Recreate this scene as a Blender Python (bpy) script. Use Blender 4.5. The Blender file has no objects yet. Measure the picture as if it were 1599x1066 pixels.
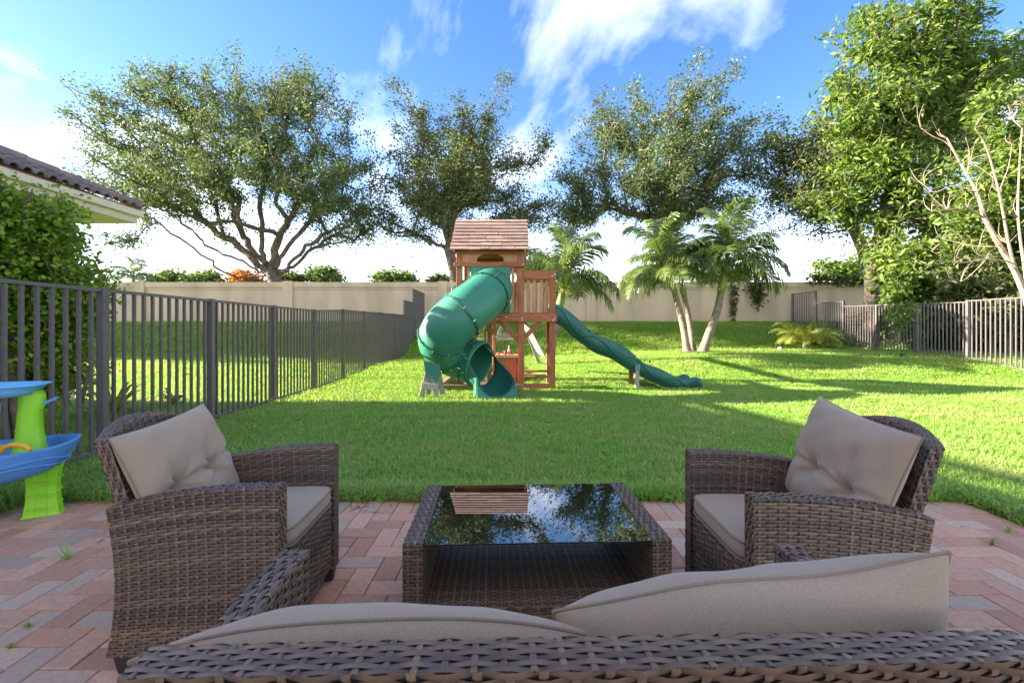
import bpy, math, random
import numpy as np
from mathutils import Vector, Matrix
R = math.radians
PI = math.pi
random.seed(7)
SC = bpy.context.scene
COL = SC.collection

# ------------------------------------------------------------------ camera
CAM_H = 1.18
F_PX = 700.0                      # focal length in photo pixels (photo 1599 wide)
cam = bpy.data.cameras.new('camera')
cam.sensor_width = 36.0
cam.lens = 36.0 * F_PX / 1599.0
cam.shift_y = -19.0 / 1599.0      # horizon sits a little above the middle
cam.clip_start = 0.02
cam.clip_end = 2000
cam.dof.use_dof = True
cam.dof.focus_distance = 3.2
cam.dof.aperture_fstop = 9.0
camo = bpy.data.objects.new('camera', cam)
COL.objects.link(camo)
camo.location = (0, 0, CAM_H)
camo.rotation_euler = (R(90), 0, 0)
SC.camera = camo

# ------------------------------------------------------------------ light
SUN_AZ = 5.0      # degrees from straight left towards the far side
SUN_EL = 19.3
world = bpy.data.worlds.new('World')
SC.world = world
world.use_nodes = True
nt = world.node_tree
nt.nodes.clear()
def wn(t, **kw):
    n = nt.nodes.new(t)
    for k, v in kw.items():
        setattr(n, k, v)
    return n
def wl(a, b): nt.links.new(a, b)
out = wn('ShaderNodeOutputWorld')
bg = wn('ShaderNodeBackground')
bg.inputs['Strength'].default_value = 0.148
sky = wn('ShaderNodeTexSky', sky_type='NISHITA', sun_disc=False)
sky.sun_elevation = R(SUN_EL)
sky.sun_rotation = R(-90 + SUN_AZ)
sky.air_density = 1.0
sky.dust_density = 0.3
sky.ozone_density = 2.5
tc = wn('ShaderNodeTexCoord')
sep = wn('ShaderNodeSeparateXYZ')
wl(tc.outputs['Generated'], sep.inputs[0])
zz = wn('ShaderNodeMath', operation='MAXIMUM'); zz.inputs[1].default_value = 0.0
wl(sep.outputs['Z'], zz.inputs[0])
za = wn('ShaderNodeMath', operation='ADD'); za.inputs[1].default_value = 0.22
wl(zz.outputs[0], za.inputs[0])
dx = wn('ShaderNodeMath', operation='DIVIDE'); wl(sep.outputs['X'], dx.inputs[0]); wl(za.outputs[0], dx.inputs[1])
dy = wn('ShaderNodeMath', operation='DIVIDE'); wl(sep.outputs['Y'], dy.inputs[0]); wl(za.outputs[0], dy.inputs[1])
cmb = wn('ShaderNodeCombineXYZ'); wl(dx.outputs[0], cmb.inputs[0]); wl(dy.outputs[0], cmb.inputs[1])
mp = wn('ShaderNodeMapping')
mp.inputs['Location'].default_value = (0.965, 0.13, 0)
mp.inputs['Rotation'].default_value = (0, 0, R(35))
mp.inputs['Scale'].default_value = (1.0, 0.55, 1)
wl(cmb.outputs[0], mp.inputs[0])
n1 = wn('ShaderNodeTexNoise'); n1.inputs['Scale'].default_value = 1.1; n1.inputs['Detail'].default_value = 9
n1.inputs['Roughness'].default_value = 0.56; n1.inputs['Distortion'].default_value = 0.35
wl(mp.outputs[0], n1.inputs['Vector'])
cr = wn('ShaderNodeValToRGB')
cr.color_ramp.elements[0].position = 0.48; cr.color_ramp.elements[0].color = (0, 0, 0, 1)
cr.color_ramp.elements[1].position = 0.74; cr.color_ramp.elements[1].color = (.85, .85, .85, 1)
wl(n1.outputs['Fac'], cr.inputs[0])
# thin veil that thickens towards the horizon (humid air)
hz = wn('ShaderNodeMapRange'); hz.inputs['From Min'].default_value = 0.0; hz.inputs['From Max'].default_value = 0.42
hz.inputs['To Min'].default_value = 0.92; hz.inputs['To Max'].default_value = 0.0
wl(sep.outputs['Z'], hz.inputs['Value'])
hp = wn('ShaderNodeMath', operation='POWER'); hp.inputs[1].default_value = 2.3; wl(hz.outputs[0], hp.inputs[0])
mxm = wn('ShaderNodeMath', operation='MAXIMUM'); wl(cr.outputs[0], mxm.inputs[0]); wl(hp.outputs[0], mxm.inputs[1])
hs = wn('ShaderNodeHueSaturation'); hs.inputs['Saturation'].default_value = 1.22; hs.inputs['Value'].default_value = 1.0
wl(sky.outputs[0], hs.inputs['Color'])
mixc = wn('ShaderNodeMix', data_type='RGBA')
wl(mxm.outputs[0], mixc.inputs['Factor'])
tn = wn('ShaderNodeMix', data_type='RGBA', blend_type='MULTIPLY'); tn.inputs['Factor'].default_value = 1.0
wl(hs.outputs[0], tn.inputs['A']); tn.inputs['B'].default_value = (0.48, 0.415, 0.445, 1)
wl(tn.outputs['Result'], mixc.inputs['A'])
mixc.inputs['B'].default_value = (4.55, 4.4, 4.15, 1)
wl(mixc.outputs['Result'], bg.inputs['Color'])
wl(bg.outputs[0], out.inputs[0])

sl = bpy.data.lights.new('sun', 'SUN')
sl.energy = 5.0
sl.angle = R(0.6)
sl.color = (1.0, 0.91, 0.76)
so = bpy.data.objects.new('sun', sl)
COL.objects.link(so)
tosun = Vector((-math.cos(R(SUN_AZ)) * math.cos(R(SUN_EL)), math.sin(R(SUN_AZ)) * math.cos(R(SUN_EL)), math.sin(R(SUN_EL))))
so.rotation_euler = tosun.to_track_quat('Z', 'Y').to_euler()
so.location = tosun * 50

vs = SC.view_settings
vs.view_transform = 'Standard'
vs.look = 'None'
vs.exposure = 2.6
vs.gamma = 1.0
vs.use_curve_mapping = False

# ------------------------------------------------------------------ helpers
def pw(px, py, D):
    """photo pixel at distance D -> world point"""
    return Vector(((px - 799.5) / F_PX * D, D, CAM_H - (py - 514.0) / F_PX * D))

def smooth01(t):
    t = np.clip(t, 0, 1)
    return t * t * (3 - 2 * t)

def ground(x, y):
    x = np.asarray(x, float); y = np.asarray(y, float)
    z = 0.12 * smooth01((y - 8.5) / 5.0)
    z = z + 0.30 * smooth01((x + 1.0) / 8.0) * smooth01((y - 9.0) / 4.0)
    top = 1.46
    b = smooth01((y - 15.2) / 4.9)
    z = z + (top - z) * b
    return z
def gz(x, y): return float(ground(x, y))

# ---------- materials
MATS = {}
def mat(name, c1, c2=None, rough=0.6, scale=8.0, detail=4, bump=0.0, bscale=None, spec=0.5, metal=0.0,
        stretch=None, rnd=0.0, coat=0.0, contrast=(0.35, 0.65), bdist=0.02, sheen=0.0):
    if name in MATS: return MATS[name]
    m = bpy.data.materials.new(name); m.use_nodes = True
    t = m.node_tree; t.nodes.clear()
    o = t.nodes.new('ShaderNodeOutputMaterial')
    p = t.nodes.new('ShaderNodeBsdfPrincipled')
    t.links.new(p.outputs[0], o.inputs[0])
    p.inputs['Roughness'].default_value = rough
    p.inputs['Metallic'].default_value = metal
    p.inputs['Specular IOR Level'].default_value = spec
    p.inputs['Coat Weight'].default_value = coat
    p.inputs['Sheen Weight'].default_value = sheen
    tcn = t.nodes.new('ShaderNodeTexCoord')
    vec = tcn.outputs['Object']
    if stretch:
        mpn = t.nodes.new('ShaderNodeMapping'); mpn.inputs['Scale'].default_value = stretch
        t.links.new(vec, mpn.inputs[0]); vec = mpn.outputs[0]
    if c2 is None: c2 = tuple(v * 0.8 for v in c1)
    nz = t.nodes.new('ShaderNodeTexNoise'); nz.inputs['Scale'].default_value = scale; nz.inputs['Detail'].default_value = detail
    t.links.new(vec, nz.inputs['Vector'])
    rp = t.nodes.new('ShaderNodeValToRGB')
    rp.color_ramp.elements[0].position = contrast[0]; rp.color_ramp.elements[1].position = contrast[1]
    rp.color_ramp.elements[0].color = (*c1, 1); rp.color_ramp.elements[1].color = (*c2, 1)
    t.links.new(nz.outputs['Fac'], rp.inputs[0])
    col = rp.outputs[0]
    if rnd > 0:
        oi = t.nodes.new('ShaderNodeObjectInfo')
        mr = t.nodes.new('ShaderNodeMapRange'); mr.inputs['To Min'].default_value = 1 - rnd; mr.inputs['To Max'].default_value = 1 + rnd
        t.links.new(oi.outputs['Random'], mr.inputs['Value'])
        h = t.nodes.new('ShaderNodeHueSaturation')
        t.links.new(mr.outputs[0], h.inputs['Value']); t.links.new(col, h.inputs['Color'])
        col = h.outputs[0]
    t.links.new(col, p.inputs['Base Color'])
    if bump > 0:
        nb = t.nodes.new('ShaderNodeTexNoise'); nb.inputs['Scale'].default_value = bscale or scale * 3; nb.inputs['Detail'].default_value = 5
        t.links.new(vec, nb.inputs['Vector'])
        b = t.nodes.new('ShaderNodeBump'); b.inputs['Strength'].default_value = bump; b.inputs['Distance'].default_value = bdist
        t.links.new(nb.outputs['Fac'], b.inputs['Height'])
        t.links.new(b.outputs[0], p.inputs['Normal'])
    MATS[name] = m
    return m

def leafmat(name, dark, light, trans=0.4, rough=0.5, spec=0.4, tmul=(1.25, 1.3, 0.6), patch=None):
    if name in MATS: return MATS[name]
    m = bpy.data.materials.new(name); m.use_nodes = True
    t = m.node_tree; t.nodes.clear()
    o = t.nodes.new('ShaderNodeOutputMaterial')
    p = t.nodes.new('ShaderNodeBsdfPrincipled')
    p.inputs['Roughness'].default_value = rough
    p.inputs['Specular IOR Level'].default_value = spec
    a = t.nodes.new('ShaderNodeAttribute'); a.attribute_name = 'tint'
    rp = t.nodes.new('ShaderNodeValToRGB')
    rp.color_ramp.elements[0].color = (*dark, 1); rp.color_ramp.elements[1].color = (*light, 1)
    t.links.new(a.outputs['Fac'], rp.inputs[0])
    csock = rp.outputs[0]
    if patch:          # drier and lusher patches across the lawn
        ge = t.nodes.new('ShaderNodeNewGeometry')
        nz = t.nodes.new('ShaderNodeTexNoise'); nz.inputs['Scale'].default_value = 0.9; nz.inputs['Detail'].default_value = 6; nz.inputs['Roughness'].default_value = .65
        t.links.new(ge.outputs['Position'], nz.inputs['Vector'])
        mr = t.nodes.new('ShaderNodeMapRange'); mr.inputs['From Min'].default_value = .42; mr.inputs['From Max'].default_value = .72; mr.inputs['To Max'].default_value = .8
        t.links.new(nz.outputs['Fac'], mr.inputs['Value'])
        mp_ = t.nodes.new('ShaderNodeMix'); mp_.data_type = 'RGBA'; t.links.new(mr.outputs[0], mp_.inputs['Factor'])
        t.links.new(csock, mp_.inputs['A']); mp_.inputs['B'].default_value = (*patch, 1)
        csock = mp_.outputs['Result']
    t.links.new(csock, p.inputs['Base Color'])
    tr = t.nodes.new('ShaderNodeBsdfTranslucent')
    mul = t.nodes.new('ShaderNodeMix'); mul.data_type = 'RGBA'; mul.blend_type = 'MULTIPLY'
    mul.inputs['Factor'].default_value = 1.0
    t.links.new(csock, mul.inputs['A']); mul.inputs['B'].default_value = (*tmul, 1)
    t.links.new(mul.outputs['Result'], tr.inputs['Color'])
    mx = t.nodes.new('ShaderNodeMixShader'); mx.inputs[0].default_value = trans
    t.links.new(p.outputs[0], mx.inputs[1]); t.links.new(tr.outputs[0], mx.inputs[2])
    t.links.new(mx.outputs[0], o.inputs[0])
    MATS[name] = m
    return m

# ---------- objects
def tag(o, label=None, cat=None, group=None, kind=None):
    if label: o['label'] = label
    if cat: o['category'] = cat
    if group: o['group'] = group
    if kind: o['kind'] = kind
    return o
def empty(name, loc=(0, 0, 0), rz=0.0, label=None, cat=None, group=None):
    o = bpy.data.objects.new(name, None); COL.objects.link(o)
    o.location = loc; o.rotation_euler = (0, 0, rz); o.empty_display_size = 0.1
    return tag(o, label, cat, group)
def link(name, me, m, parent=None, smooth=False):
    if m is not None and not me.materials: me.materials.append(m)
    if smooth:
        me.polygons.foreach_set('use_smooth', np.ones(len(me.polygons), bool))
    o = bpy.data.objects.new(name, me); COL.objects.link(o)
    if parent is not None: o.parent = parent
    return o
def npmesh(name, verts, faces, tint=None):
    verts = np.asarray(verts, np.float32).reshape(-1, 3); faces = np.asarray(faces, np.int32)
    k = faces.shape[1]
    me = bpy.data.meshes.new(name)
    me.vertices.add(len(verts)); me.vertices.foreach_set('co', verts.ravel())
    me.loops.add(faces.size); me.loops.foreach_set('vertex_index', faces.ravel())
    me.polygons.add(len(faces))
    me.polygons.foreach_set('loop_start', np.arange(0, faces.size, k, dtype=np.int32))
    if tint is not None:
        a = me.attributes.new('tint', 'FLOAT', 'POINT'); a.data.foreach_set('value', np.asarray(tint, np.float32))
    me.update(calc_edges=True)
    return me

class MB:
    """collects simple shapes, builds ONE mesh object"""
    def __init__(s): s.v = []; s.f = []
    def add(s, vs, fs):
        n = len(s.v); s.v.extend([tuple(map(float, v)) for v in vs]); s.f.extend([[i + n for i in f] for f in fs]); return s
    def box(s, c, size, rot=None):
        x, y, z = (size[0] / 2, size[1] / 2, size[2] / 2)
        vs = [Vector((sx * x, sy * y, sz * z)) for sx in (-1, 1) for sy in (-1, 1) for sz in (-1, 1)]
        if rot is not None: vs = [rot @ v for v in vs]
        c = Vector(c)
        return s.add([v + c for v in vs], [[0, 1, 3, 2], [4, 6, 7, 5], [0, 4, 5, 1], [2, 3, 7, 6], [0, 2, 6, 4], [1, 5, 7, 3]])
    def bar(s, a, b, w, h, up=(0, 0, 1)):
        a = Vector(a); b = Vector(b); d = (b - a); L = d.length; d.normalize()
        side = d.cross(Vector(up))
        if side.length < 1e-4: side = d.cross(Vector((0, 1, 0)))
        side.normalize(); u = side.cross(d)
        rot = Matrix((d, side, u)).transposed()
        return s.box((a + b) / 2, (L, w, h), rot)
    def tube(s, pts, rad, n=8, caps=True):
        pts = [Vector(p) for p in pts]
        if not hasattr(rad, '__len__'): rad = [rad] * len(pts)
        base = len(s.v)
        prev = None
        for i, p in enumerate(pts):
            d = (pts[min(i + 1, len(pts) - 1)] - pts[max(i - 1, 0)]).normalized()
            if prev is None:
                ref = Vector((0, 0, 1)) if abs(d.z) < 0.9 else Vector((1, 0, 0))
                u = d.cross(ref).normalized()
            else:
                u = (prev - d * prev.dot(d)).normalized()
            prev = u; w = d.cross(u)
            for k in range(n):
                a = 2 * PI * k / n
                q = p + (u * math.cos(a) + w * math.sin(a)) * rad[i]
                s.v.append((q.x, q.y, q.z))
        for i in range(len(pts) - 1):
            for k in range(n):
                a = base + i * n + k; b = base + i * n + (k + 1) % n
                s.f.append([a, b, b + n, a + n])
        if caps:
            s.f.append([base + k for k in range(n)][::-1])
            e = base + (len(pts) - 1) * n
            s.f.append([e + k for k in range(n)])
        return s
    def lathe(s, prof, c=(0, 0, 0), n=16):
        base = len(s.v)
        for (r, z) in prof:
            for k in range(n):
                a = 2 * PI * k / n
                s.v.append((c[0] + r * math.cos(a), c[1] + r * math.sin(a), c[2] + z))
        for i in range(len(prof) - 1):
            for k in range(n):
                a = base + i * n + k; b = base + i * n + (k + 1) % n
                s.f.append([a, b, b + n, a + n])
        s.f.append([base + k for k in range(n)][::-1])
        e = base + (len(prof) - 1) * n
        s.f.append([e + k for k in range(n)])
        return s
    def grid(s, P, wrapu=False, wrapv=False):
        """P array (nu,nv,3)"""
        nu, nv = P.shape[:2]; base = len(s.v)
        s.v.extend(map(tuple, P.reshape(-1, 3).tolist()))
        for i in range(nu if wrapu else nu - 1):
            for j in range(nv if wrapv else nv - 1):
                i2 = (i + 1) % nu; j2 = (j + 1) % nv
                s.f.append([base + i * nv + j, base + i2 * nv + j, base + i2 * nv + j2, base + i * nv + j2])
        return s
    def build(s, name, m, parent=None, smooth=False, bevel=0.0):
        me = bpy.data.meshes.new(name); me.from_pydata(s.v, [], s.f); me.update()
        o = link(name, me, m, parent, smooth)
        if bevel > 0:
            b = o.modifiers.new('bevel', 'BEVEL'); b.width = bevel; b.segments = 2; b.limit_method = 'ANGLE'
        return o
def copy_tree(o, parent=None):
    c = o.copy(); COL.objects.link(c); c.parent = parent
    for ch in list(o.children): copy_tree(ch, c)
    return c
def catmull(pts, n=8):
    pts = [np.array(p, float) for p in pts]
    P = [2 * pts[0] - pts[1]] + pts + [2 * pts[-1] - pts[-2]]
    res = []
    for i in range(1, len(P) - 2):
        for k in range(n):
            t = k / n
            a, b, c, d = P[i - 1], P[i], P[i + 1], P[i + 2]
            res.append(0.5 * ((2 * b) + (-a + c) * t + (2 * a - 5 * b + 4 * c - d) * t * t + (-a + 3 * b - 3 * c + d) * t ** 3))
    res.append(pts[-1])
    return np.array(res)

# ---------- material palette
M_sand = mat('joint_sand', (0.10, 0.085, 0.07), (0.06, 0.05, 0.04), 0.95, 30, bump=0.5)
M_soil = mat('lawn_soil', (0.12, 0.17, 0.045), (0.19, 0.235, 0.07), 0.95, 1.2, 8, bump=0.6, bscale=40)
M_wall = mat('stucco_tan', (0.66, 0.49, 0.325), (0.44, 0.32, 0.215), 0.9, 1.6, 9, bump=0.25, bscale=90, bdist=0.01, stretch=(1, 1, .22), contrast=(.40, .82))
M_fence = mat('bronze_aluminium', (0.105, 0.088, 0.088), (0.13, 0.108, 0.106), 0.42, 20, spec=0.5)
M_wood = mat('redwood_stain', (0.42, 0.135, 0.042), (0.28, 0.082, 0.026), 0.62, 6, 6, bump=0.25, bscale=30, stretch=(6, 6, 1.0), rnd=0.16, bdist=0.006)
M_woodh = mat('redwood_stain_level', (0.42, 0.135, 0.042), (0.28, 0.082, 0.026), 0.62, 6, 6, bump=0.25, bscale=30, stretch=(1.0, 6, 6), rnd=0.16, bdist=0.006)
M_woodlt = mat('pale_cedar', (0.50, 0.27, 0.125), (0.38, 0.185, 0.085), 0.65, 6, 6, bump=0.2, bscale=30, stretch=(6, 6, 1.0), rnd=0.15, bdist=0.006)
M_shingle = mat('weathered_roof_board', (0.20, 0.118, 0.085), (0.33, 0.215, 0.165), 0.75, 5, 6, bump=0.3, bscale=25, stretch=(1.0, 7, 7), rnd=0.22, bdist=0.006)
M_greywood = mat('grey_weathered_wood', (0.42, 0.36, 0.30), (0.28, 0.235, 0.19), 0.85, 8, 6, bump=0.3, bscale=30, stretch=(5, 5, 1.2), rnd=0.15)
M_sandwood = mat('sandbox_timber', (0.30, 0.24, 0.13), (0.19, 0.15, 0.085), 0.85, 6, 6, bump=0.3, bscale=30, stretch=(1, 5, 5), rnd=0.12)
M_green = mat('green_plastic', (0.024, 0.165, 0.098), (0.034, 0.20, 0.122), 0.5, 2.5, 4, bump=0.05, bscale=120, spec=0.5)
M_greend = mat('dark_green_plastic', (0.014, 0.10, 0.070), (0.019, 0.125, 0.088), 0.48, 3, 4, spec=0.5)
M_greenseam = mat('green_seam', (0.010, 0.10, 0.055), (0.012, 0.12, 0.07), 0.45, 5)
M_black = mat('black_plastic', (0.018, 0.018, 0.02), (0.025, 0.025, 0.027), 0.45, 20)
M_bolt = mat('steel_bolt', (0.55, 0.52, 0.48), None, 0.35, 30, metal=0.9)
M_rust = mat('rusty_screw', (0.55, 0.22, 0.06), (0.35, 0.12, 0.03), 0.6, 60)
M_blue = mat('blue_plastic', (0.085, 0.255, 0.56), (0.10, 0.28, 0.60), 0.5, 3, bump=0.03, bscale=200)
M_lblue = mat('light_blue_plastic', (0.14, 0.42, 0.72), (0.15, 0.45, 0.75), 0.42, 3)
M_lime = mat('lime_plastic', (0.25, 0.58, 0.012), (0.28, 0.62, 0.015), 0.42, 3)
M_yellow = mat('yellow_plastic', (0.75, 0.42, 0.02), None, 0.42, 3)
M_red = mat('red_plastic', (0.6, 0.03, 0.02), None, 0.4, 3)
M_pink = mat('pink_plastic', (0.75, 0.35, 0.42), None, 0.4, 3)
M_white = mat('white_plastic', (0.75, 0.74, 0.72), None, 0.45, 3)
M_bark = mat('oak_bark', (0.19, 0.145, 0.11), (0.10, 0.075, 0.058), 0.95, 7, 8, bump=0.7, bscale=14, bdist=0.05)
M_barkpale = mat('pale_bark', (0.40, 0.29, 0.215), (0.28, 0.195, 0.145), 0.85, 9, 6, bump=0.3, bscale=20)
M_palmtrunk = mat('palm_trunk', (0.30, 0.235, 0.165), (0.17, 0.13, 0.09), 0.9, 6, 6, bump=0.4, bscale=14, stretch=(1, 1, 3))
M_crownshaft = mat('palm_crownshaft', (0.22, 0.30, 0.05), (0.15, 0.22, 0.04), 0.5, 5)
M_cream = mat('cream_stucco', (0.62, 0.55, 0.42), (0.56, 0.49, 0.37), 0.9, 3, bump=0.3, bscale=60)
M_fascia = mat('fascia_paint', (0.60, 0.53, 0.40), (0.56, 0.49, 0.37), 0.6, 3)
M_tile = mat('clay_roof_tile', (0.115, 0.088, 0.078), (0.20, 0.125, 0.095), 0.7, 6, 6, bump=0.3, bscale=40, rnd=0.3)
M_tilered = mat('clay_tile_pan', (0.30, 0.11, 0.06), (0.22, 0.08, 0.05), 0.75, 6)
M_mulch = mat('mulch', (0.16, 0.085, 0.05), (0.08, 0.045, 0.03), 0.95, 25, bump=0.9, bscale=60)
LF_oak = leafmat('oak_leaf', (0.052, 0.082, 0.034), (0.19, 0.235, 0.105), 0.30, 0.62, 0.2)
LF_oak2 = leafmat('oak_leaf_dark', (0.045, 0.066, 0.026), (0.17, 0.195, 0.075), 0.30, 0.62, 0.2)
LF_mango = leafmat('broad_leaf', (0.038, 0.088, 0.014), (0.235, 0.31, 0.06), 0.38, 0.5, 0.3)
LF_bush = leafmat('shrub_leaf', (0.07, 0.16, 0.012), (0.36, 0.48, 0.04), 0.38, 0.4, 0.5)
LF_far = leafmat('far_leaf', (0.07, 0.12, 0.035), (0.24, 0.30, 0.09), 0.3, 0.6, 0.3)
LF_orange = leafmat('flame_flower', (0.42, 0.12, 0.03), (0.62, 0.26, 0.06), 0.3, 0.6, 0.3)
LF_palm = leafmat('palm_leaflet', (0.032, 0.066, 0.016), (0.15, 0.195, 0.05), 0.28, 0.36, 0.6)
LF_fan = leafmat('palm_leaflet_yellow', (0.16, 0.20, 0.03), (0.44, 0.44, 0.09), 0.38, 0.45, 0.4)
LF_grass = leafmat('grass_blade', (0.155, 0.31, 0.035), (0.47, 0.66, 0.16), 0.48, 0.45, 0.35, patch=(0.46, 0.46, 0.19))

# ------------------------------------------------------------------ ground
PX0, PX1, PY1 = -3.30, 3.12, 3.10     # patio rectangle (left, right, far edge)
def lawn():
    ys = np.concatenate([np.linspace(-40, -2, 8), np.linspace(-1, 24, 90), np.linspace(26, 60, 10), np.array([120, 400, 1200.])])
    xs = np.concatenate([np.array([-1200, -400, -120.]), np.linspace(-60, -20, 10), np.linspace(-18, 20, 70), np.linspace(22, 60, 10), np.array([120, 400, 1200.])])
    X, Y = np.meshgrid(xs, ys, indexing='ij')
    Z = ground(X, Y)
    inside = (X > PX0 - 0.1) & (X < PX1 + 0.1) & (Y < PY1 + 0.1)
    Z = np.where(inside, -0.12, Z - 0.012)
    P = np.stack([X, Y, Z], -1)
    n = P.shape[1]
    idx = np.arange(P.shape[0] * n).reshape(P.shape[0], n)
    F = np.stack([idx[:-1, :-1], idx[1:, :-1], idx[1:, 1:], idx[:-1, 1:]], -1).reshape(-1, 4)
    o = link('lawn', npmesh('lawn', P, F), M_soil, smooth=True)
    tag(o, kind='structure')
lawn()

# ------------------------------------------------------------------ patio of herringbone bricks
def patio():
    bed = MB().box(((PX0 + PX1) / 2, (PY1 - 3.0) / 2, -0.045), (PX1 - PX0, PY1 + 3.0, 0.07)).build('patio', M_sand)
    tag(bed, kind='structure')
    w = 0.110
    mats = [mat('brick_rose', (0.62, 0.345, 0.235), (0.52, 0.275, 0.19), 0.88, 38, 10, bump=0.7, bscale=170, rnd=0.17, bdist=0.005, contrast=(.30, .62)),
            mat('brick_red', (0.57, 0.285, 0.185), (0.47, 0.23, 0.15), 0.88, 38, 10, bump=0.7, bscale=170, rnd=0.17, bdist=0.005, contrast=(.30, .62)),
            mat('brick_grey', (0.38, 0.285, 0.235), (0.49, 0.32, 0.235), 0.88, 38, 10, bump=0.7, bscale=170, rnd=0.17, bdist=0.005, contrast=(.30, .62)),
            mat('brick_tan', (0.58, 0.39, 0.275), (0.50, 0.32, 0.235), 0.88, 38, 10, bump=0.7, bscale=170, rnd=0.17, bdist=0.005, contrast=(.30, .62))]
    def bmesh_brick(L, W, name):
        g = 0.0035; b = 0.004; x = L / 2 - g / 2; y = W / 2 - g / 2; h = 0.055
        mb = MB()
        vs = []
        for (i, z) in ((0, -h), (0, -b), (b, 0)):
            vs += [(-x + i, -y + i, z), (x - i, -y + i, z), (x - i, y - i, z), (-x + i, y - i, z)]
        fs = []
        for r in (0, 4):
            for k in range(4): fs.append([r + k, r + (k + 1) % 4, r + 4 + (k + 1) % 4, r + 4 + k])
        fs.append([8, 9, 10, 11])
        me = bpy.data.meshes.new(name); me.from_pydata(vs, [], fs); me.update()
        return me
    full = [bmesh_brick(2 * w, w, 'brick') for _ in mats]
    half = [bmesh_brick(w, w, 'brick') for _ in mats]
    for me_, m_ in zip(full, mats): me_.materials.append(m_)
    for me_, m_ in zip(half, mats): me_.materials.append(m_)
    rng = random.Random(3)
    th = 0.0
    rot = Matrix.Rotation(th, 2)
    items = []
    yF = PY1 - 2 * w                # soldier course along the lawn
    oy = yF - math.floor(yF / w) * w; oxb = PX0 - math.floor(PX0 / w) * w
    def inside(cx, cy, hx, hy):
        return cx - hx > PX0 - .002 and cx + hx < PX1 + 0.02 and cy + hy < yF + 0.002 and cy - hy > -3.0
    for i in range(-60, 60):
        for j in range(-60, 60):
            c = (i - j) % 4
            if c == 0: lx, ly, ang = (i + 1) * w, (j + 0.5) * w, 0
            elif c == 2: lx, ly, ang = (i + 0.5) * w, j * w, PI / 2
            else: continue
            lx += oxb; ly += oy
            p = rot @ Vector((lx, ly))
            hx, hy = (w, w / 2) if ang == 0 else (w / 2, w)
            if inside(p.x, p.y, hx, hy): items.append((p.x, p.y, ang + th, 0))
            else:
                for s in (-1, 1):
                    ql = Vector((lx + (s * w / 2 if ang == 0 else 0), ly + (s * w / 2 if ang else 0)))
                    q = rot @ ql
                    if inside(q.x, q.y, w / 2, w / 2): items.append((q.x, q.y, th, 1))
    x = PX0 + w / 2
    while x < PX1:
        items.append((x, PY1 - w + 0.0, PI / 2, 0)); x += w
    def score(it):
        x, y = it[0], it[1]
        if y < 1.45: return 0
        px = 799.5 + x / y * 700
        if px < -30 or px > 1630: return 0
        hid = 0.02 if (abs(x - 0.09) < 0.42 and 1.62 < y < 2.2) else 1
        if -1.35 < x < -0.9 and 1.55 < y < 2.1: hid = 0.02
        if 0.8 < x < 1.35 and 1.5 < y < 2.0: hid = 0.02
        return hid / (y ** 3)
    items.sort(key=score, reverse=True)
    rest = [[], [], [], []]
    for n, (x, y, a, k) in enumerate(items):
        r = rng.random()
        # patches of greyer bricks at the left as in the photo
        g = 0.20 if (x < -1.3 and 1.4 < y < 2.3) else 0.07
        mi = 2 if r < g else (0 if r < g + 0.45 * (1 - g) else (1 if r < g + 0.82 * (1 - g) else 3))
        z = rng.uniform(-0.0025, 0.0015)
        if n < 300 and score((x, y)) > 0:
            o = bpy.data.objects.new('brick', (half if k else full)[mi]); COL.objects.link(o)
            o.parent = bed
            o.location = (x, y, z); o.rotation_euler = (rng.uniform(-.006, .006), rng.uniform(-.006, .006), a + rng.uniform(-.006, .006))
        else:
            rest[mi].append((x, y, z, a, k))
    for mi in range(4):
        vs = []; fs = []
        for (x, y, z, a, k) in rest[mi]:
            me = (half if k else full)[mi]
            n = len(vs); c, s = math.cos(a), math.sin(a)
            for v in me.vertices:
                vs.append((x + c * v.co.x - s * v.co.y, y + s * v.co.x + c * v.co.y, z + v.co.z))
            for f in me.polygons: fs.append([n + i for i in f.vertices])
        if vs:
            me = bpy.data.meshes.new('bricks'); me.from_pydata(vs, [], fs); me.update()
            o = link('brick_field', me, mats[mi], bed); o['kind'] = 'stuff'
patio()

# ------------------------------------------------------------------ boundary wall on the bank
WY = 20.0
def boundary_wall():
    w = empty('boundary_wall', (0, WY, 1.4), label='long tan stucco boundary wall with pilasters along the grass bank', cat='wall')
    xs = [(p - 799.5) / F_PX * WY for p in (-468, -238, -8, 222, 452, 692, 922, 1152, 1382, 1612, 1842, 2072)]
    zb, zt = -0.5, 1.87            # relative to base z=1.4
    for i, x in enumerate(xs):
        MB().box((x, 0, (zb + zt) / 2 + 0.01), (0.42, 0.36, zt - zb + 0.06)).build('pilaster', M_wall, w, bevel=0.012)
    for i in range(len(xs) - 1):
        a, b = xs[i] + 0.21, xs[i + 1] - 0.21
        MB().box(((a + b) / 2, 0.02, (zb + zt - 0.33) / 2), (b - a, 0.16, zt - 0.33 - zb)).build('wall_panel', M_wall, w)
        cap = MB()
        cap.box(((a + b) / 2, 0.02, zt - 0.115), (b - a - 0.004, 0.32, 0.23))
        cap.build('wall_cap', M_wall, w, bevel=0.012)
        MB().box(((a + b) / 2, 0.02, zt - 0.28), (b - a - 0.004, 0.22, 0.10)).build('cap_moulding', M_wall, w, bevel=0.008)
boundary_wall()

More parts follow.
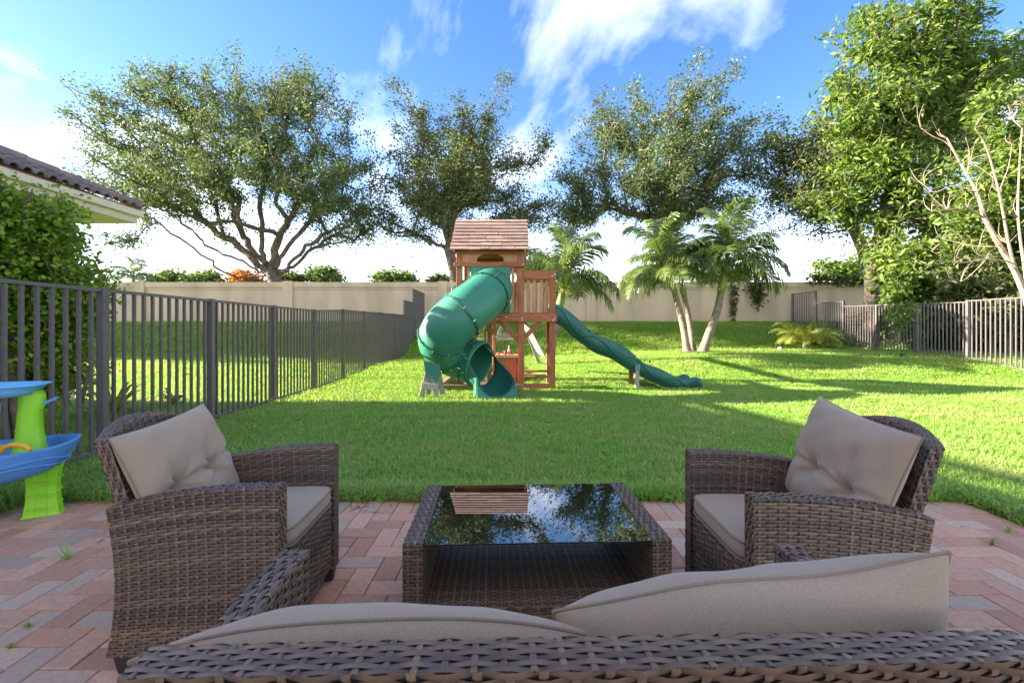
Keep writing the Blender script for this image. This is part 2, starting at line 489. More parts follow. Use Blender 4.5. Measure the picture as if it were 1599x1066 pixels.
# ------------------------------------------------------------------ metal fences
def fence(name, label, pts_top, xof, y0, y1, anchor, bay, npk, height_of):
    f = empty(name, (xof(y0), y0, 0), label=label, cat='fence')
    ox, oy = xof(y0), y0
    post_me = {}
    def part(nm, mb):
        me = bpy.data.meshes.new(nm); me.from_pydata(mb.v, [], mb.f); me.update()
        return link(nm, me, M_fence, f)
    k0 = math.ceil((y0 - anchor) / bay); k1 = math.floor((y1 - anchor) / bay)
    ys = [anchor + k * bay for k in range(k0, k1 + 1)]
    if y1 - ys[-1] > 0.5: ys.append(y1)
    for y in ys:
        x = xof(y); g = gz(x, y)
        t = max(height_of(y - 0.3), height_of(min(y + 0.3, y1)))
        part('post', MB().box((x - ox, y - oy, (g - 0.2 + t + 0.012) / 2), (0.065, 0.065, t + 0.012 - g + 0.2)))
    pk_cache = {}
    for a, b in zip(ys[:-1], ys[1:]):
        t = height_of((a + b) / 2)
        xa, xb = xof(a), xof(b)
        ta, tb = height_of(a + 0.01), height_of(b - 0.01)
        part('rail', MB().bar((xa - ox, a + 0.034 - oy, ta - 0.012), (xb - ox, b - 0.034 - oy, tb - 0.012), 0.042, 0.03))
        part('rail', MB().bar((xa - ox, a + 0.034 - oy, gz(xa, a) + 0.07), (xb - ox, b - 0.034 - oy, gz(xb, b) + 0.07), 0.03, 0.028))
        n = max(2, round((b - a) / bay * npk))
        for i in range(1, n):
            y = a + (b - a) * i / n; x = xa + (xb - xa) * i / n
            top = ta + (tb - ta) * i / n - 0.0275; bot = gz(x, y) + 0.03
            h = round((top - bot), 2)
            if h not in pk_cache:
                me = bpy.data.meshes.new('picket')
                mb = MB().box((0, 0, -h / 2), (0.025, 0.025, h)); me.from_pydata(mb.v, [], mb.f); me.update(); me.materials.append(M_fence)
                pk_cache[h] = me
            o = bpy.data.objects.new('picket', pk_cache[h]); COL.objects.link(o); o.parent = f
            o.location = (x - ox, y - oy, top)
    return f
def hl(y):
    if y < 16.13: return 1.55 + gz(-3.8, y) if y < 9 else 1.55 + 0.012 * (y - 4)
    return 2.22 if y < 17.63 else 2.76
fence('metal_fence', 'bronze metal picket fence running back along the left side of the lawn', None,
      lambda y: -3.77 - 0.008 * (y - 4.13), 1.0, 19.78, 4.13, 1.5, 13, hl)
def hr(y):
    if y < 12.0: return 1.95
    if y < 16.5: return 1.92 + 0.025 * (y - 12)
    return 2.22 if y < 18.0 else 2.72
fence('metal_fence', 'dark metal picket fence in front of the trees at the right edge', None,
      lambda y: 12.2, 7.4, 19.7, 12.0, 1.5, 13, hr)

# ------------------------------------------------------------------ neighbour's house
def house():
    EX, EY, EZ = -6.46, 7.74, 3.16         # eave corner
    h = empty('neighbour_house', (-12.56, 0, 0), label='tan house corner with barrel tile roof and cream fascia behind the shrub', cat='house')
    ox = -12.56
    W2 = 6.1; pitch = 0.45
    x0, x1 = EX - ox, EX - 2 * W2 - ox       # right eave, left eave in local x
    y0, y1 = EY, -14.0
    MB().box(((x0 + x1) / 2, (y0 + y1) / 2, 1.35), (2 * W2 - 1.1, y0 - y1 - 1.1, 3.3)).build('wall', M_cream, h)
    MB().box(((x0 + x1) / 2, (y0 + y1) / 2, EZ - 0.13), (2 * W2 - 0.06, y0 - y1 - 0.06, 0.05)).build('soffit', M_fascia, h)
    fb = MB()
    fb.box((x0 - 0.02, (y0 + y1) / 2, EZ - 0.06), (0.03, y0 - y1, 0.20))
    fb.box(((x0 + x1) / 2, y0 - 0.02, EZ - 0.06), (2 * W2 - 0.08, 0.03, 0.199))
    fb.build('fascia', M_fascia, h, bevel=0.004)
    g = MB()
    g.box((x0 + 0.035, (y0 + y1) / 2, EZ + 0.005), (0.07, y0 - y1 + 0.1, 0.11))
    g.build('gutter', M_fascia, h, bevel=0.012)
    rz = EZ + 0.06
    apex = W2 * pitch
    mb = MB()
    mb.add([(x0, y0, rz), (x0, y1, rz), (x1, y1, rz), (x1, y0, rz), (0, y0 - W2, rz + apex), (0, y1 + W2, rz + apex)],
           [[0, 4, 5, 1], [1, 5, 2], [2, 5, 4, 3], [3, 4, 0], [0, 1, 2, 3]])
    mb.build('roof', M_tile, h)
    # barrel tiles: courses up the slope facing us, every cap tile its own piece
    L = 0.42; r = 0.068; w = 0.165
    n = 8
    P = np.zeros((2, n + 1, 3))
    for a in range(n + 1):
        t = PI * a / n
        P[0, a] = (0, math.cos(t) * r, math.sin(t) * r)
        P[1, a] = (-L, math.cos(t) * r * 0.85, math.sin(t) * r * 0.85)
    mb = MB().grid(P)
    Pi = P.copy(); Pi[..., 1:] *= 0.78; 
    mb.grid(Pi[::-1])
    for a in range(n):
        mb.add([P[0, a], P[0, a + 1], Pi[0, a + 1], Pi[0, a]], [[0, 1, 2, 3]])
    tile = bpy.data.meshes.new('roof_tile'); tile.from_pydata(mb.v, [], mb.f); tile.update(); tile.materials.append(M_tile)
    pan = MB()
    for a in range(5):
        pass
    slope = math.atan(pitch)
    rng = random.Random(5)
    for course in range(6):
        s = course * 0.33
        y = y0 - 0.12 - (0.0 if course == 0 else s * math.cos(slope)) - 0.05
        while y > -0.8:
            lx = x0 + 0.06 - s * math.cos(slope); lz = rz + 0.03 + s * math.sin(slope) + 0.012
            o = bpy.data.objects.new('roof_tile', tile); COL.objects.link(o); o.parent = h
            o.location = (lx, y, lz); o.rotation_euler = (0, slope - 0.03, rng.uniform(-.012, .012))
            y -= w
    # mortar bed / red pans visible between the caps
    MB().box((x0 + 0.01, (y0 - 0.9) / 2, rz + 0.012), (0.05, y0 + 0.9, 0.03)).build('eave_closure', M_tilered, h)
    # hip caps
    hipl = MB()
    d = Vector((-1, -1, pitch)).normalized()
    k = 0
    start = Vector((x0 + 0.03, y0 + 0.03, rz + 0.05))
    ang_z = math.atan2(-1, -1)
    while k < 16:
        p = start + d * (0.36 * k)
        m2 = MB()
        n2 = 9; LL = 0.44; rr = 0.125
        Q = np.zeros((2, n2 + 1, 3))
        side = Vector((1, -1, 0)).normalized()
        up = side.cross(d); up = up if up.z > 0 else -up
        for a in range(n2 + 1):
            t = PI * a / n2
            off = side * math.cos(t) + up * math.sin(t)
            Q[0, a] = p + off * rr; Q[1, a] = p + d * LL + off * rr * 0.86
        m2.grid(Q)
        m2.add([tuple(q) for q in Q[0]], [list(range(n2 + 1))])
        m2.build('hip_tile', M_tile, h)
        k += 1
house()

# ------------------------------------------------------------------ vegetation
def leaves(centers, L, W, rng, up=0.35, tint=None, droop=0.0, lvar=0.35):
    """folded two-triangle leaves, one at each centre"""
    N = len(centers)
    a = rng.normal(size=(N, 3)); a[:, 2] = a[:, 2] * 0.7 - droop
    a /= np.linalg.norm(a, axis=1, keepdims=True) + 1e-9
    nrm = rng.normal(size=(N, 3)); nrm[:, 2] += up * 2
    b = np.cross(nrm, a); b /= np.linalg.norm(b, axis=1, keepdims=True) + 1e-9
    c = np.cross(a, b)
    l = L * (1 + lvar * rng.uniform(-1, 1, (N, 1))); w = l * W / L
    p0 = centers; p2 = centers + a * l
    mid = centers + a * l * 0.45
    p1 = mid + b * w * 0.5 + c * w * 0.18
    p3 = mid - b * w * 0.5 + c * w * 0.18
    V = np.stack([p0, p1, p2, p3], 1).reshape(-1, 3)
    i = np.arange(N)[:, None] * 4
    F = np.concatenate([i + np.array([[0, 1, 2]]), i + np.array([[0, 2, 3]])], 0)
    if tint is None: tint = rng.beta(1.6, 2.2, N)
    T = np.repeat(tint, 4)
    return V, F, T

def grow(trunk, targets, rng, step=0.4, wander=0.12, pl=0.3, limbs=(), hk=0.45):
    nodes = [np.array(p, float) for p in trunk]
    par = [-1] + list(range(len(trunk) - 1))
    head = [np.array([0, 0, 1.0])] + [(nodes[i] - nodes[i - 1]) / (np.linalg.norm(nodes[i] - nodes[i - 1]) + 1e-9) for i in range(1, len(nodes))]
    plen = [0.0]
    for i in range(1, len(nodes)): plen.append(plen[-1] + np.linalg.norm(nodes[i] - nodes[i - 1]))
    top = nodes[-1].copy()
    first = max(1, int(len(trunk) * 0.55))
    for lb in limbs:
        c = catmull(lb, 5)
        j = int(np.argmin(np.linalg.norm(np.array(nodes) - c[0], axis=1)))
        for p in c:
            ln = np.linalg.norm(p - nodes[j])
            if ln < .05: continue
            p = p + rng.normal(size=3) * .05
            nodes.append(p); par.append(j); head.append((p - nodes[j]) / ln); plen.append(plen[j] + ln); j = len(nodes) - 1
    order = np.argsort(np.linalg.norm(targets - top, axis=1) * rng.uniform(0.8, 1.2, len(targets)))
    tips = []
    cap = len(targets) * 14 + len(nodes) + 50
    A = np.zeros((cap, 3)); PLn = np.zeros(cap); n = len(nodes)
    A[:n] = nodes; PLn[:n] = plen; PLn[:first] += 1e6
    for ti in order:
        t = targets[ti]
        d = np.linalg.norm(A[:n] - t, axis=1)
        j = int(np.argmin(d + pl * PLn[:n]))
        dist = d[j]
        k = max(1, int(dist / step))
        p0 = A[j].copy(); c = p0 + head[j] * dist * hk
        prev = j
        for q in range(1, k + 1):
            s = q / k
            p = (1 - s) ** 2 * p0 + 2 * s * (1 - s) * c + s * s * t
            if q < k: p = p + rng.normal(size=3) * wander * step
            hd = p - A[prev]; ln = np.linalg.norm(hd) + 1e-9
            A[n] = p; PLn[n] = PLn[prev] + ln if PLn[prev] < 1e5 else ln
            par.append(prev); head.append(hd / ln)
            prev = n; n += 1
            if n >= cap - 2: break
        tips.append(prev)
        if n >= cap - 20: break
    return A[:n], np.array(par), np.array(tips)

def skeleton_mesh(nodes, par, tips, r_tip, power, r_max, nsplit=8):
    n = len(nodes)
    cnt = np.zeros(n); cnt[tips] += 1
    for i in range(n - 1, 0, -1):
        if par[i] >= 0: cnt[par[i]] += cnt[i]
    rad = np.minimum(r_tip * np.maximum(cnt, 1) ** power, r_max)
    V = []; F = []; base = 0
    idx = np.arange(1, n)
    a = nodes[par[idx]]; b = nodes[idx]; ra = rad[par[idx]]; rb = rad[idx]
    ra = np.minimum(ra, rb * 1.35)
    d = b - a; ln = np.linalg.norm(d, axis=1, keepdims=True) + 1e-9; d = d / ln
    ref = np.where(np.abs(d[:, 2:3]) < 0.9, np.array([[0, 0, 1.0]]), np.array([[1.0, 0, 0]]))
    u = np.cross(d, ref); u /= np.linalg.norm(u, axis=1, keepdims=True); w = np.cross(d, u)
    out = []
    for (sel, k) in ((rb > r_tip * 5, nsplit), (rb <= r_tip * 5, 4)):
        m = np.where(sel)[0]
        if len(m) == 0: continue
        ang = 2 * PI * np.arange(k) / k
        cs = np.cos(ang)[None, :, None]; sn = np.sin(ang)[None, :, None]
        off = u[m][:, None] * cs + w[m][:, None] * sn
        ext = (d[m] * np.minimum(rb[m], ln[m, 0] * 0.3)[:, None] * 0.5)[:, None]
        r0 = a[m][:, None] - ext + off * ra[m][:, None, None]
        r1 = b[m][:, None] + ext * 0.3 + off * rb[m][:, None, None]
        vv = np.concatenate([r0, r1], 1).reshape(-1, 3)
        i0 = (np.arange(len(m)) * 2 * k)[:, None]
        q = np.arange(k)[None, :]
        ff = np.stack([i0 + q, i0 + (q + 1) % k, i0 + (q + 1) % k + k, i0 + q + k], -1).reshape(-1, 4)
        out.append((vv, ff + base)); base += len(vv)
    return np.concatenate([o[0] for o in out]), np.concatenate([o[1] for o in out])

def ellipsoid_pts(lobes, N, rng, shell=0.55):
    """targets spread through ellipsoid lobes, denser near the surface"""
    vol = np.array([l[3] * l[4] * l[5] for l in lobes]) ** 0.75
    ch = rng.choice(len(lobes), N, p=vol / vol.sum())
    dirs = rng.normal(size=(N, 3)); dirs /= np.linalg.norm(dirs, axis=1, keepdims=True)
    rr = rng.uniform(shell ** 3, 1, N) ** (1 / 3) * rng.uniform(0.85, 1.08, N)
    inner = rng.random(N) < 0.25
    rr = np.where(inner, rng.uniform(0.2, 0.7, N), rr)
    Lb = np.array(lobes, float)[ch]
    return Lb[:, :3] + dirs * rr[:, None] * Lb[:, 3:6]

def make_tree(name, label, base, trunk, lobes, ntips, nleaf, L, W, lm, bm, seed, spread=0.42, r_tip=0.014, power=0.46,
              r_max=0.45, step=0.45, group=None, cat='tree', up=0.35, droop=0.0, shell=0.55, along=3, zmin=None, pl=0.3, wander=0.12, limbs=(), hk=0.45):
    rng = np.random.default_rng(seed)
    tg = ellipsoid_pts(lobes, ntips, rng, shell)
    if zmin is not None:
        tg = tg[tg[:, 2] > zmin]
    tr = catmull(trunk, 5)
    nodes, par, tips = grow(tr, tg, rng, step, wander, pl, limbs, hk)
    o = empty(name, base, label=label, cat=cat, group=group)
    B = np.array(base, float)
    v, f = skeleton_mesh(nodes, par, tips, r_tip, power, r_max)
    link('trunk', npmesh('trunk', v - B, f), bm, o, smooth=True)
    # leaves gathered round the tips and the last twigs
    src = [tips]
    cur = tips
    for _ in range(along):
        cur = par[cur]; cur = cur[cur > len(tr)]
        src.append(cur)
    src = np.concatenate(src)
    wts = rng.gamma(0.65, 1.0, len(src)); wts /= wts.sum()
    pick = rng.choice(len(src), nleaf, p=wts)
    c = nodes[src[pick]] + rng.normal(size=(nleaf, 3)) * np.array([spread, spread, spread * 0.8]) * 0.6
    clump = rng.uniform(-0.18, 0.18, len(src))[pick]
    tint = np.clip(rng.beta(1.8, 2.4, nleaf) + clump, 0, 1)
    V, F, T = leaves(c, L, W, rng, up, tint, droop)
    link('crown', npmesh('crown', V - B, F, T), lm, o)
    return o

def lobes_px(D, items):
    """(px,py,rx,ry,depth offset,depth radius): photo position -> lobe at distance D"""
    res = []
    for (px, py, rx, ry, dd, rd) in items:
        c = pw(px, py, D + dd); s = (D + dd) / F_PX
        res.append((c.x, c.y, c.z, rx * s, rd, ry * s))
    return res
def limbs_px(D, L, seed=1, dep=2.2):
    rng = random.Random(seed); res = []
    for l in L:
        k = rng.uniform(-dep, dep)
        res.append([tuple(pw(x, y, D + k * (i / (len(l) - 1)) ** 1.2)) for i, (x, y) in enumerate(l)])
    return res
def pxpts(D, pts): return [tuple(pw(x, y, D)) for (x, y) in pts]

# the big spreading oak left of the playset
b = pw(432, 452, 23.0)
make_tree('oak_tree', 'widest spreading live oak with many low limbs, left behind the wall', tuple(b),
          [tuple(b)] + pxpts(23, [(430, 438), (426, 427)]),
          lobes_px(23, [(350, 215, 165, 100, 0, 4.5), (470, 230, 120, 105, -1, 4.5), (220, 190, 105, 75, 0, 3.5), (200, 290, 85, 60, 0, 3.0),
                        (540, 300, 75, 85, 0, 3.5), (570, 350, 55, 45, 0, 2.2), (400, 150, 160, 55, 1, 3.5), (270, 140, 60, 40, 0, 2), (470, 140, 70, 40, 0, 2.5), (195, 370, 40, 20, 0, 1.2), (300, 300, 110, 60, -2, 3.0), (300, 255, 140, 75, -3.8, 3.0), (480, 285, 100, 70, -3.8, 3.0), (195, 290, 75, 55, -3.8, 2.4), (150, 195, 50, 28, 0, 1.5), (215, 120, 35, 30, 0, 1.2)]),
          1350, 80000, 0.150, 0.072, LF_oak, M_bark, 11, spread=0.40, r_max=0.34, pl=0.22, step=0.5, shell=0.45, r_tip=0.012, power=.47, hk=.3,
          limbs=limbs_px(23, [[(422, 430), (385, 432), (349, 424), (323, 405), (293, 379), (236, 341), (203, 319)], [(424, 427), (409, 426), (379, 409), (330, 387), (300, 360), (263, 330)],
                              [(424, 424), (405, 415), (371, 383), (323, 349), (289, 308), (259, 278), (236, 236)], [(425, 422), (411, 400), (407, 350), (408, 285), (420, 240)],
                              [(426, 424), (432, 379), (458, 334), (473, 285), (490, 230)], [(428, 430), (465, 409), (507, 375), (555, 338), (585, 304)], [(428, 430), (450, 420), (480, 385), (520, 360), (560, 350)],
                              [(425, 420), (395, 392), (372, 350), (358, 310), (345, 270)], [(427, 424), (445, 390), (480, 350), (515, 300), (540, 250)]], 3))
b = pw(712, 452, 24.0)
make_tree('oak_tree', 'live oak with a lone twig rising above its crown, behind the playset roof', tuple(b),
          [tuple(b)] + pxpts(24, [(708, 420), (701, 388)]),
          lobes_px(24, [(690, 260, 85, 85, 0, 3.5), (770, 280, 80, 85, 0, 3.5), (625, 325, 60, 70, 0, 3.0), (650, 190, 40, 40, 0, 1.8), (745, 190, 60, 40, 0, 2.2), (790, 135, 14, 34, 0, .7), (845, 215, 16, 35, 0, .8),
                        (830, 330, 60, 45, 0, 2.5), (700, 275, 80, 70, -4.2, 2.4), (620, 145, 12, 18, 0, .6)]),
          840, 42000, 0.150, 0.072, LF_oak2, M_bark, 12, spread=0.40, r_max=0.28, pl=0.2, step=0.5, shell=0.45, r_tip=0.012, power=.46, hk=.3,
          limbs=limbs_px(24, [[(701, 390), (690, 384), (672, 379), (630, 355), (607, 346)], [(701, 386), (687, 337), (668, 285), (654, 248)], [(700, 384), (703, 341), (719, 285), (748, 238), (771, 154), (795, 112)], [(701, 384), (715, 322), (757, 295), (804, 257), (841, 215)]], 4))
b = pw(1035, 452, 23.0)
make_tree('oak_tree', 'tall round live oak with its crown above the leaning palms', tuple(b),
          [tuple(b)] + pxpts(23, [(1033, 420), (1032, 390), (1031, 365)]),
          lobes_px(23, [(1030, 245, 110, 90, 0, 4.0), (1090, 160, 60, 60, 0, 2.8), (960, 210, 70, 70, 0, 3.0), (1130, 260, 75, 80, 0, 3.2), (905, 300, 55, 60, 0, 2.6), (890, 345, 40, 40, 0, 2.0), (1060, 320, 110, 35, 0, 3.0), (1175, 215, 35, 45, 0, 2), (1040, 260, 95, 65, -3.8, 2.4), (985, 150, 30, 25, 0, 1.2)]),
          950, 54000, 0.150, 0.072, LF_oak, M_bark, 13, spread=0.40, r_max=0.28, pl=0.2, step=0.5, shell=0.45, r_tip=0.012, power=.46, hk=.3,
          limbs=limbs_px(23, [[(1031, 370), (1030, 341), (1025, 295), (1001, 248), (959, 201)], [(1031, 370), (1045, 335), (1057, 285), (1071, 201), (1076, 130)], [(1031, 372), (1060, 335), (1099, 285), (1137, 224)], [(1031, 375), (1010, 340), (973, 323), (916, 280)]], 5))
b = pw(1352, 452, 21.5)
make_tree('oak_tree', 'dark live oak crown half hidden behind the bright broad-leaved tree', tuple(b),
          [tuple(b)] + pxpts(21.5, [(1350, 400), (1330, 350), (1305, 320)]),
          lobes_px(21.5, [(1235, 280, 65, 70, 0, 3), (1300, 330, 55, 50, 0, 2.5), (1250, 220, 45, 40, 0, 2), (1320, 240, 60, 60, 0, 3), (1480, 200, 90, 60, 1, 3), (1560, 190, 60, 60, 0, 3)]),
          640, 40000, 0.150, 0.072, LF_oak2, M_bark, 14, spread=0.42, r_max=0.32, pl=0.2, step=0.5, r_tip=0.013)
b = (-33.0, 21.0, 1.2)  # extra oak outside the frame, added only to cast shade on the bank
make_tree('oak_tree', 'unseen live oak added beyond the neighbouring house to shade the bank', b,
          [b, (-33, 21, 3.0), (-33, 21, 4.5)],
          [(-33, 20, 8.5, 7, 5, 4), (-29, 19, 7, 4, 4, 3), (-37, 20, 8, 4, 4, 3)],
          420, 26000, 0.26, 0.13, LF_oak2, M_bark, 15, spread=0.6, r_max=0.35, step=0.7)

# bright broad-leaved tree at the right, beyond the fence
def broad_tree():
    b = pw(1362, 500, 16.8); b.z = gz(13.5, 16.8)
    make_tree('broad_leaved_tree', 'tall bright green broad-leaved tree rising over the right fence', tuple(b),
              [tuple(b)] + pxpts(16.8, [(1362, 430), (1375, 370), (1390, 310), (1405, 230)]),
              lobes_px(16.8, [(1395, 80, 105, 75, 0, 2.2), (1450, 45, 90, 55, 0, 2.0), (1350, 165, 70, 70, -0.5, 1.9), (1430, 180, 90, 80, 0, 2.2), (1400, 290, 75, 90, -0.5, 1.9),
                              (1330, 260, 50, 60, 0, 1.6), (1395, 400, 50, 50, -0.8, 1.4), (1500, 140, 70, 70, 0.5, 2.0), (1570, 90, 45, 45, 0.5, 1.6), (1470, 330, 60, 70, 0, 1.8), (1285, 320, 35, 28, 0, 1.0)]),
              1100, 36000, 0.27, 0.085, LF_mango, M_bark, 21, spread=0.34, r_max=0.24, step=0.4, up=0.5, droop=0.35, shell=0.6, r_tip=0.012)
broad_tree()
def understory():
    specs = [('dense yellow-green thicket shrub behind the fence, right of the broad-leaved trunk', 1440, 560, 14.6,
              [(1440, 430, 52, 65, 0, 1.2), (1480, 480, 55, 50, 0, 1.1), (1425, 500, 30, 35, 0, .8)], 7000, .26),
             ('tall leafy shrub filling the far right edge above the fence', 1575, 575, 12.9,
              [(1560, 250, 55, 80, 0, 1.4), (1585, 160, 40, 60, 0, 1.2), (1520, 330, 45, 55, 0.4, 1.1), (1580, 370, 40, 60, 0.4, 1.1), (1600, 280, 60, 90, 0, 1.4)], 9500, .24),
             ('low dark green shrub behind the pickets at the far right', 1545, 575, 13.4,
              [(1530, 480, 50, 55, 0, 1.2), (1590, 480, 45, 60, 0, 1.2), (1500, 430, 40, 40, 0, 1.0)], 7000, .22)]
    specs += [('low shrub behind the right fence beside the broad-leaved trunk', 1400, 545, 17.6, [(1395, 505, 45, 30, 0, 1.0), (1345, 512, 30, 22, .3, .8)], 5500, .20),
              ('low shrub behind the right fence under the thicket', 1480, 550, 15.2, [(1470, 520, 45, 32, 0, 1.0), (1430, 525, 30, 25, .2, .8)], 5500, .20),
              ('low shrub behind the right fence under the bare tree', 1560, 555, 14.2, [(1560, 530, 50, 34, 0, 1.0), (1515, 530, 35, 30, .2, .8)], 5500, .20)]
    for k, (lab, px, py, D, lb, n, L) in enumerate(specs):
        b = pw(px, py, D); b.z = gz(b.x, D)
        l2 = lobes_px(D, lb)
        make_tree('leafy_shrub', lab, tuple(b), [tuple(b), (b.x, b.y, b.z + 0.5), (b.x + .1, b.y, b.z + 0.9)], l2, 260, n, L, L * 0.34,
                  LF_mango if k < 2 else LF_oak2, M_bark, 30 + k, spread=0.26, r_max=0.09, step=0.3, cat='shrub', up=0.5, droop=0.3, r_tip=0.008, group='shrubs behind the right fence')
understory()

# pale leafless tree at the right
def bare_tree():
    D = 11.4
    b = pw(1622, 565, 11.4); b.z = gz(b.x, 11.4)
    o = empty('bare_tree', tuple(b), label='pale leafless tree with thin pinkish branches leaning in at the right edge', cat='tree')
    mb = MB()
    rng = np.random.default_rng(4)
    def br(pts, r0, r1, dd=None):
        pts3 = []
        for i, (x, y) in enumerate(pts):
            q = pw(x, y, D + (0 if dd is None else dd * i / (len(pts) - 1)))
            pts3.append(tuple(q - b))
        c = catmull(pts3, 5); n = len(c)
        mb.tube(c, [.68 * (r0 + (r1 - r0) * i / (n - 1)) for i in range(n)], 7)
    br([(1622, 575), (1612, 500), (1588, 430), (1562, 385), (1537, 340)], .12, .075)
    br([(1537, 340), (1525, 300), (1500, 255), (1478, 215)], .07, .022, .4)
    br([(1537, 340), (1510, 325), (1480, 328), (1455, 330)], .035, .012, -.5)
    br([(1562, 385), (1530, 385), (1500, 380), (1470, 372)], .03, .010, .5)
    br([(1575, 408), (1540, 405), (1490, 410), (1455, 392)], .03, .010, -.6)
    br([(1588, 430), (1575, 380), (1560, 300), (1540, 230), (1522, 200)], .06, .014, -.5)
    br([(1610, 490), (1600, 420), (1590, 340), (1592, 260), (1596, 200)], .06, .02, .6)
    br([(1500, 255), (1480, 225), (1455, 212), (1438, 200)], .022, .008, .2)
    br([(1510, 275), (1514, 240), (1508, 215)], .02, .008, -.3)
    br([(1525, 300), (1490, 290), (1460, 300), (1444, 290)], .022, .008, .4)
    br([(1560, 300), (1575, 260), (1580, 225)], .02, .008, .2)
    br([(1480, 328), (1460, 312), (1445, 295)], .014, .006, .1)
    br([(1540, 405), (1515, 430), (1500, 440)], .014, .006, .1)
    br([(1588, 340), (1565, 330), (1548, 320)], .02, .008, .1)
    br([(1555, 280), (1530, 262), (1515, 258)], .016, .006, .2)
    rg = random.Random(31)
    tips = [(1478, 215), (1455, 330), (1470, 372), (1455, 392), (1522, 200), (1596, 200), (1438, 200), (1444, 290), (1580, 225), (1500, 255), (1525, 300), (1540, 405), (1510, 325), (1560, 300), (1590, 340), (1500, 440), (1530, 385), (1575, 380), (1548, 320), (1515, 258), (1480, 328), (1490, 410)]
    for (x, y) in tips:
        for _ in range(3):
            a = rg.uniform(-2.9, -.2); l = rg.uniform(16, 44)
            br([(x, y), (x + l * .5 * math.cos(a) + rg.uniform(-4, 4), y + l * .5 * math.sin(a)), (x + l * math.cos(a + .25), y + l * math.sin(a + .25))], .012, .005, rg.uniform(-.4, .4))
    mb.build('trunk', M_barkpale, o, smooth=True)
bare_tree()

# tree line far beyond the wall
def far_trees():
    G = 'tree tops showing over the wall'
    sp = [(262, 435, 36, 16, 'small rounded tree top over the wall beside the distant palm', LF_far),
          (318, 432, 36, 15, 'pale green tree top over the wall, left of the orange tree', LF_far),
          (383, 433, 34, 13, 'orange flowering tree top over the wall below the wide oak', LF_orange),
          (450, 430, 30, 14, 'dark tree top over the wall just right of the oak trunk', LF_oak2),
          (505, 427, 36, 16, 'rounded green tree top over the wall, right of the wide oak', LF_far),
          (620, 430, 40, 14, 'low green tree top over the wall, left of the playset', LF_far),
          (688, 436, 16, 8, 'smallest dark tree top over the wall beside the playset post', LF_oak2),
          (845, 415, 40, 22, 'green tree top over the wall between playset and palm', LF_far),
          (1010, 432, 50, 12, 'low tree top over the wall left of the leaning palms', LF_far),
          (1130, 425, 60, 20, 'bushy tree top over the wall behind the leaning palms', LF_far),
          (1310, 415, 55, 26, 'sunlit yellow-green tree top over the wall left of the tall trunk', LF_mango),
          (1450, 400, 80, 60, 'green tree mass over the wall behind the thicket', LF_oak2),
          (1560, 380, 80, 70, 'green tree mass over the wall at the far right edge', LF_oak2)]
    for k, (px, py, rx, ry, lab, lm) in enumerate(sp):
        D = 42 if px < 1400 else 26
        c = pw(px, py, D); b = (c.x, c.y, 0.8)
        s = D / F_PX
        lobes = [(c.x, c.y, c.z - 0.2, rx * s * 0.7, rx * s * 0.6, ry * s), (c.x - rx * s * 0.4, c.y, c.z - 0.3, rx * s * 0.5, rx * s * .5, ry * s * 0.7),
                 (c.x + rx * s * 0.4, c.y, c.z - 0.4, rx * s * 0.5, rx * s * .5, ry * s * 0.8)]
        make_tree('background_tree', lab, b, [b, (c.x, c.y, 1.5), (c.x, c.y, 2.4)], lobes, 110, 3600, 0.34, 0.2, lm, M_bark, 50 + k,
                  spread=0.5, r_max=0.15, step=0.6, group=G, shell=0.4, r_tip=0.012)
far_trees()

# the tall shrub in front of the neighbour's house
def big_shrub():
    rng = np.random.default_rng(8)
    base = (-4.95, 4.55, 0)
    lobes = [(-5.05, 4.75, 1.75, .62, .75, .85), (-5.3, 4.2, 1.95, .75, .8, .80), (-4.9, 4.8, 1.3, .36, .4, .55), (-5.1, 4.9, .75, .5, .5, .45), (-5.6, 3.6, 1.7, .7, .7, .9), (-5.0, 4.4, 2.3, .5, .6, .42), (-5.4, 4.5, 1.0, .6, .6, .5)]
    make_tree('tall_shrub', 'tall rounded shrub with glossy heart-shaped leaves behind the left fence', base,
              [base, (-4.97, 4.52, .35), (-5.0, 4.5, .75), (-5.05, 4.45, 1.15)], lobes, 1300, 60000, 0.054, 0.044, LF_bush, M_bark, 41,
              spread=0.15, r_tip=0.006, r_max=0.085, step=0.16, up=0.55, droop=0.5, cat='shrub', shell=0.62)
    # second, thinner stems
    o = empty('shrub_stem', (-5.15, 4.1, 0), label='thin bare stems rising at the foot of the tall shrub', cat='shrub')
    mb = MB()
    for (dx, dy, h, lx) in ((0, 0, 1.2, .15), (.2, .3, 1.0, -.1), (-.35, -.2, 1.1, -.2), (.45, .75, .9, .12), (.3, -.3, .7, .2)):
        c = catmull([(dx, dy, -.02), (dx + lx * .3, dy, h * .4), (dx + lx, dy + .05, h)], 5)
        mb.tube(c, [.032 - .018 * i / (len(c) - 1) for i in range(len(c))], 7)
    mb.build('stem', M_bark, o, smooth=True)
big_shrub()

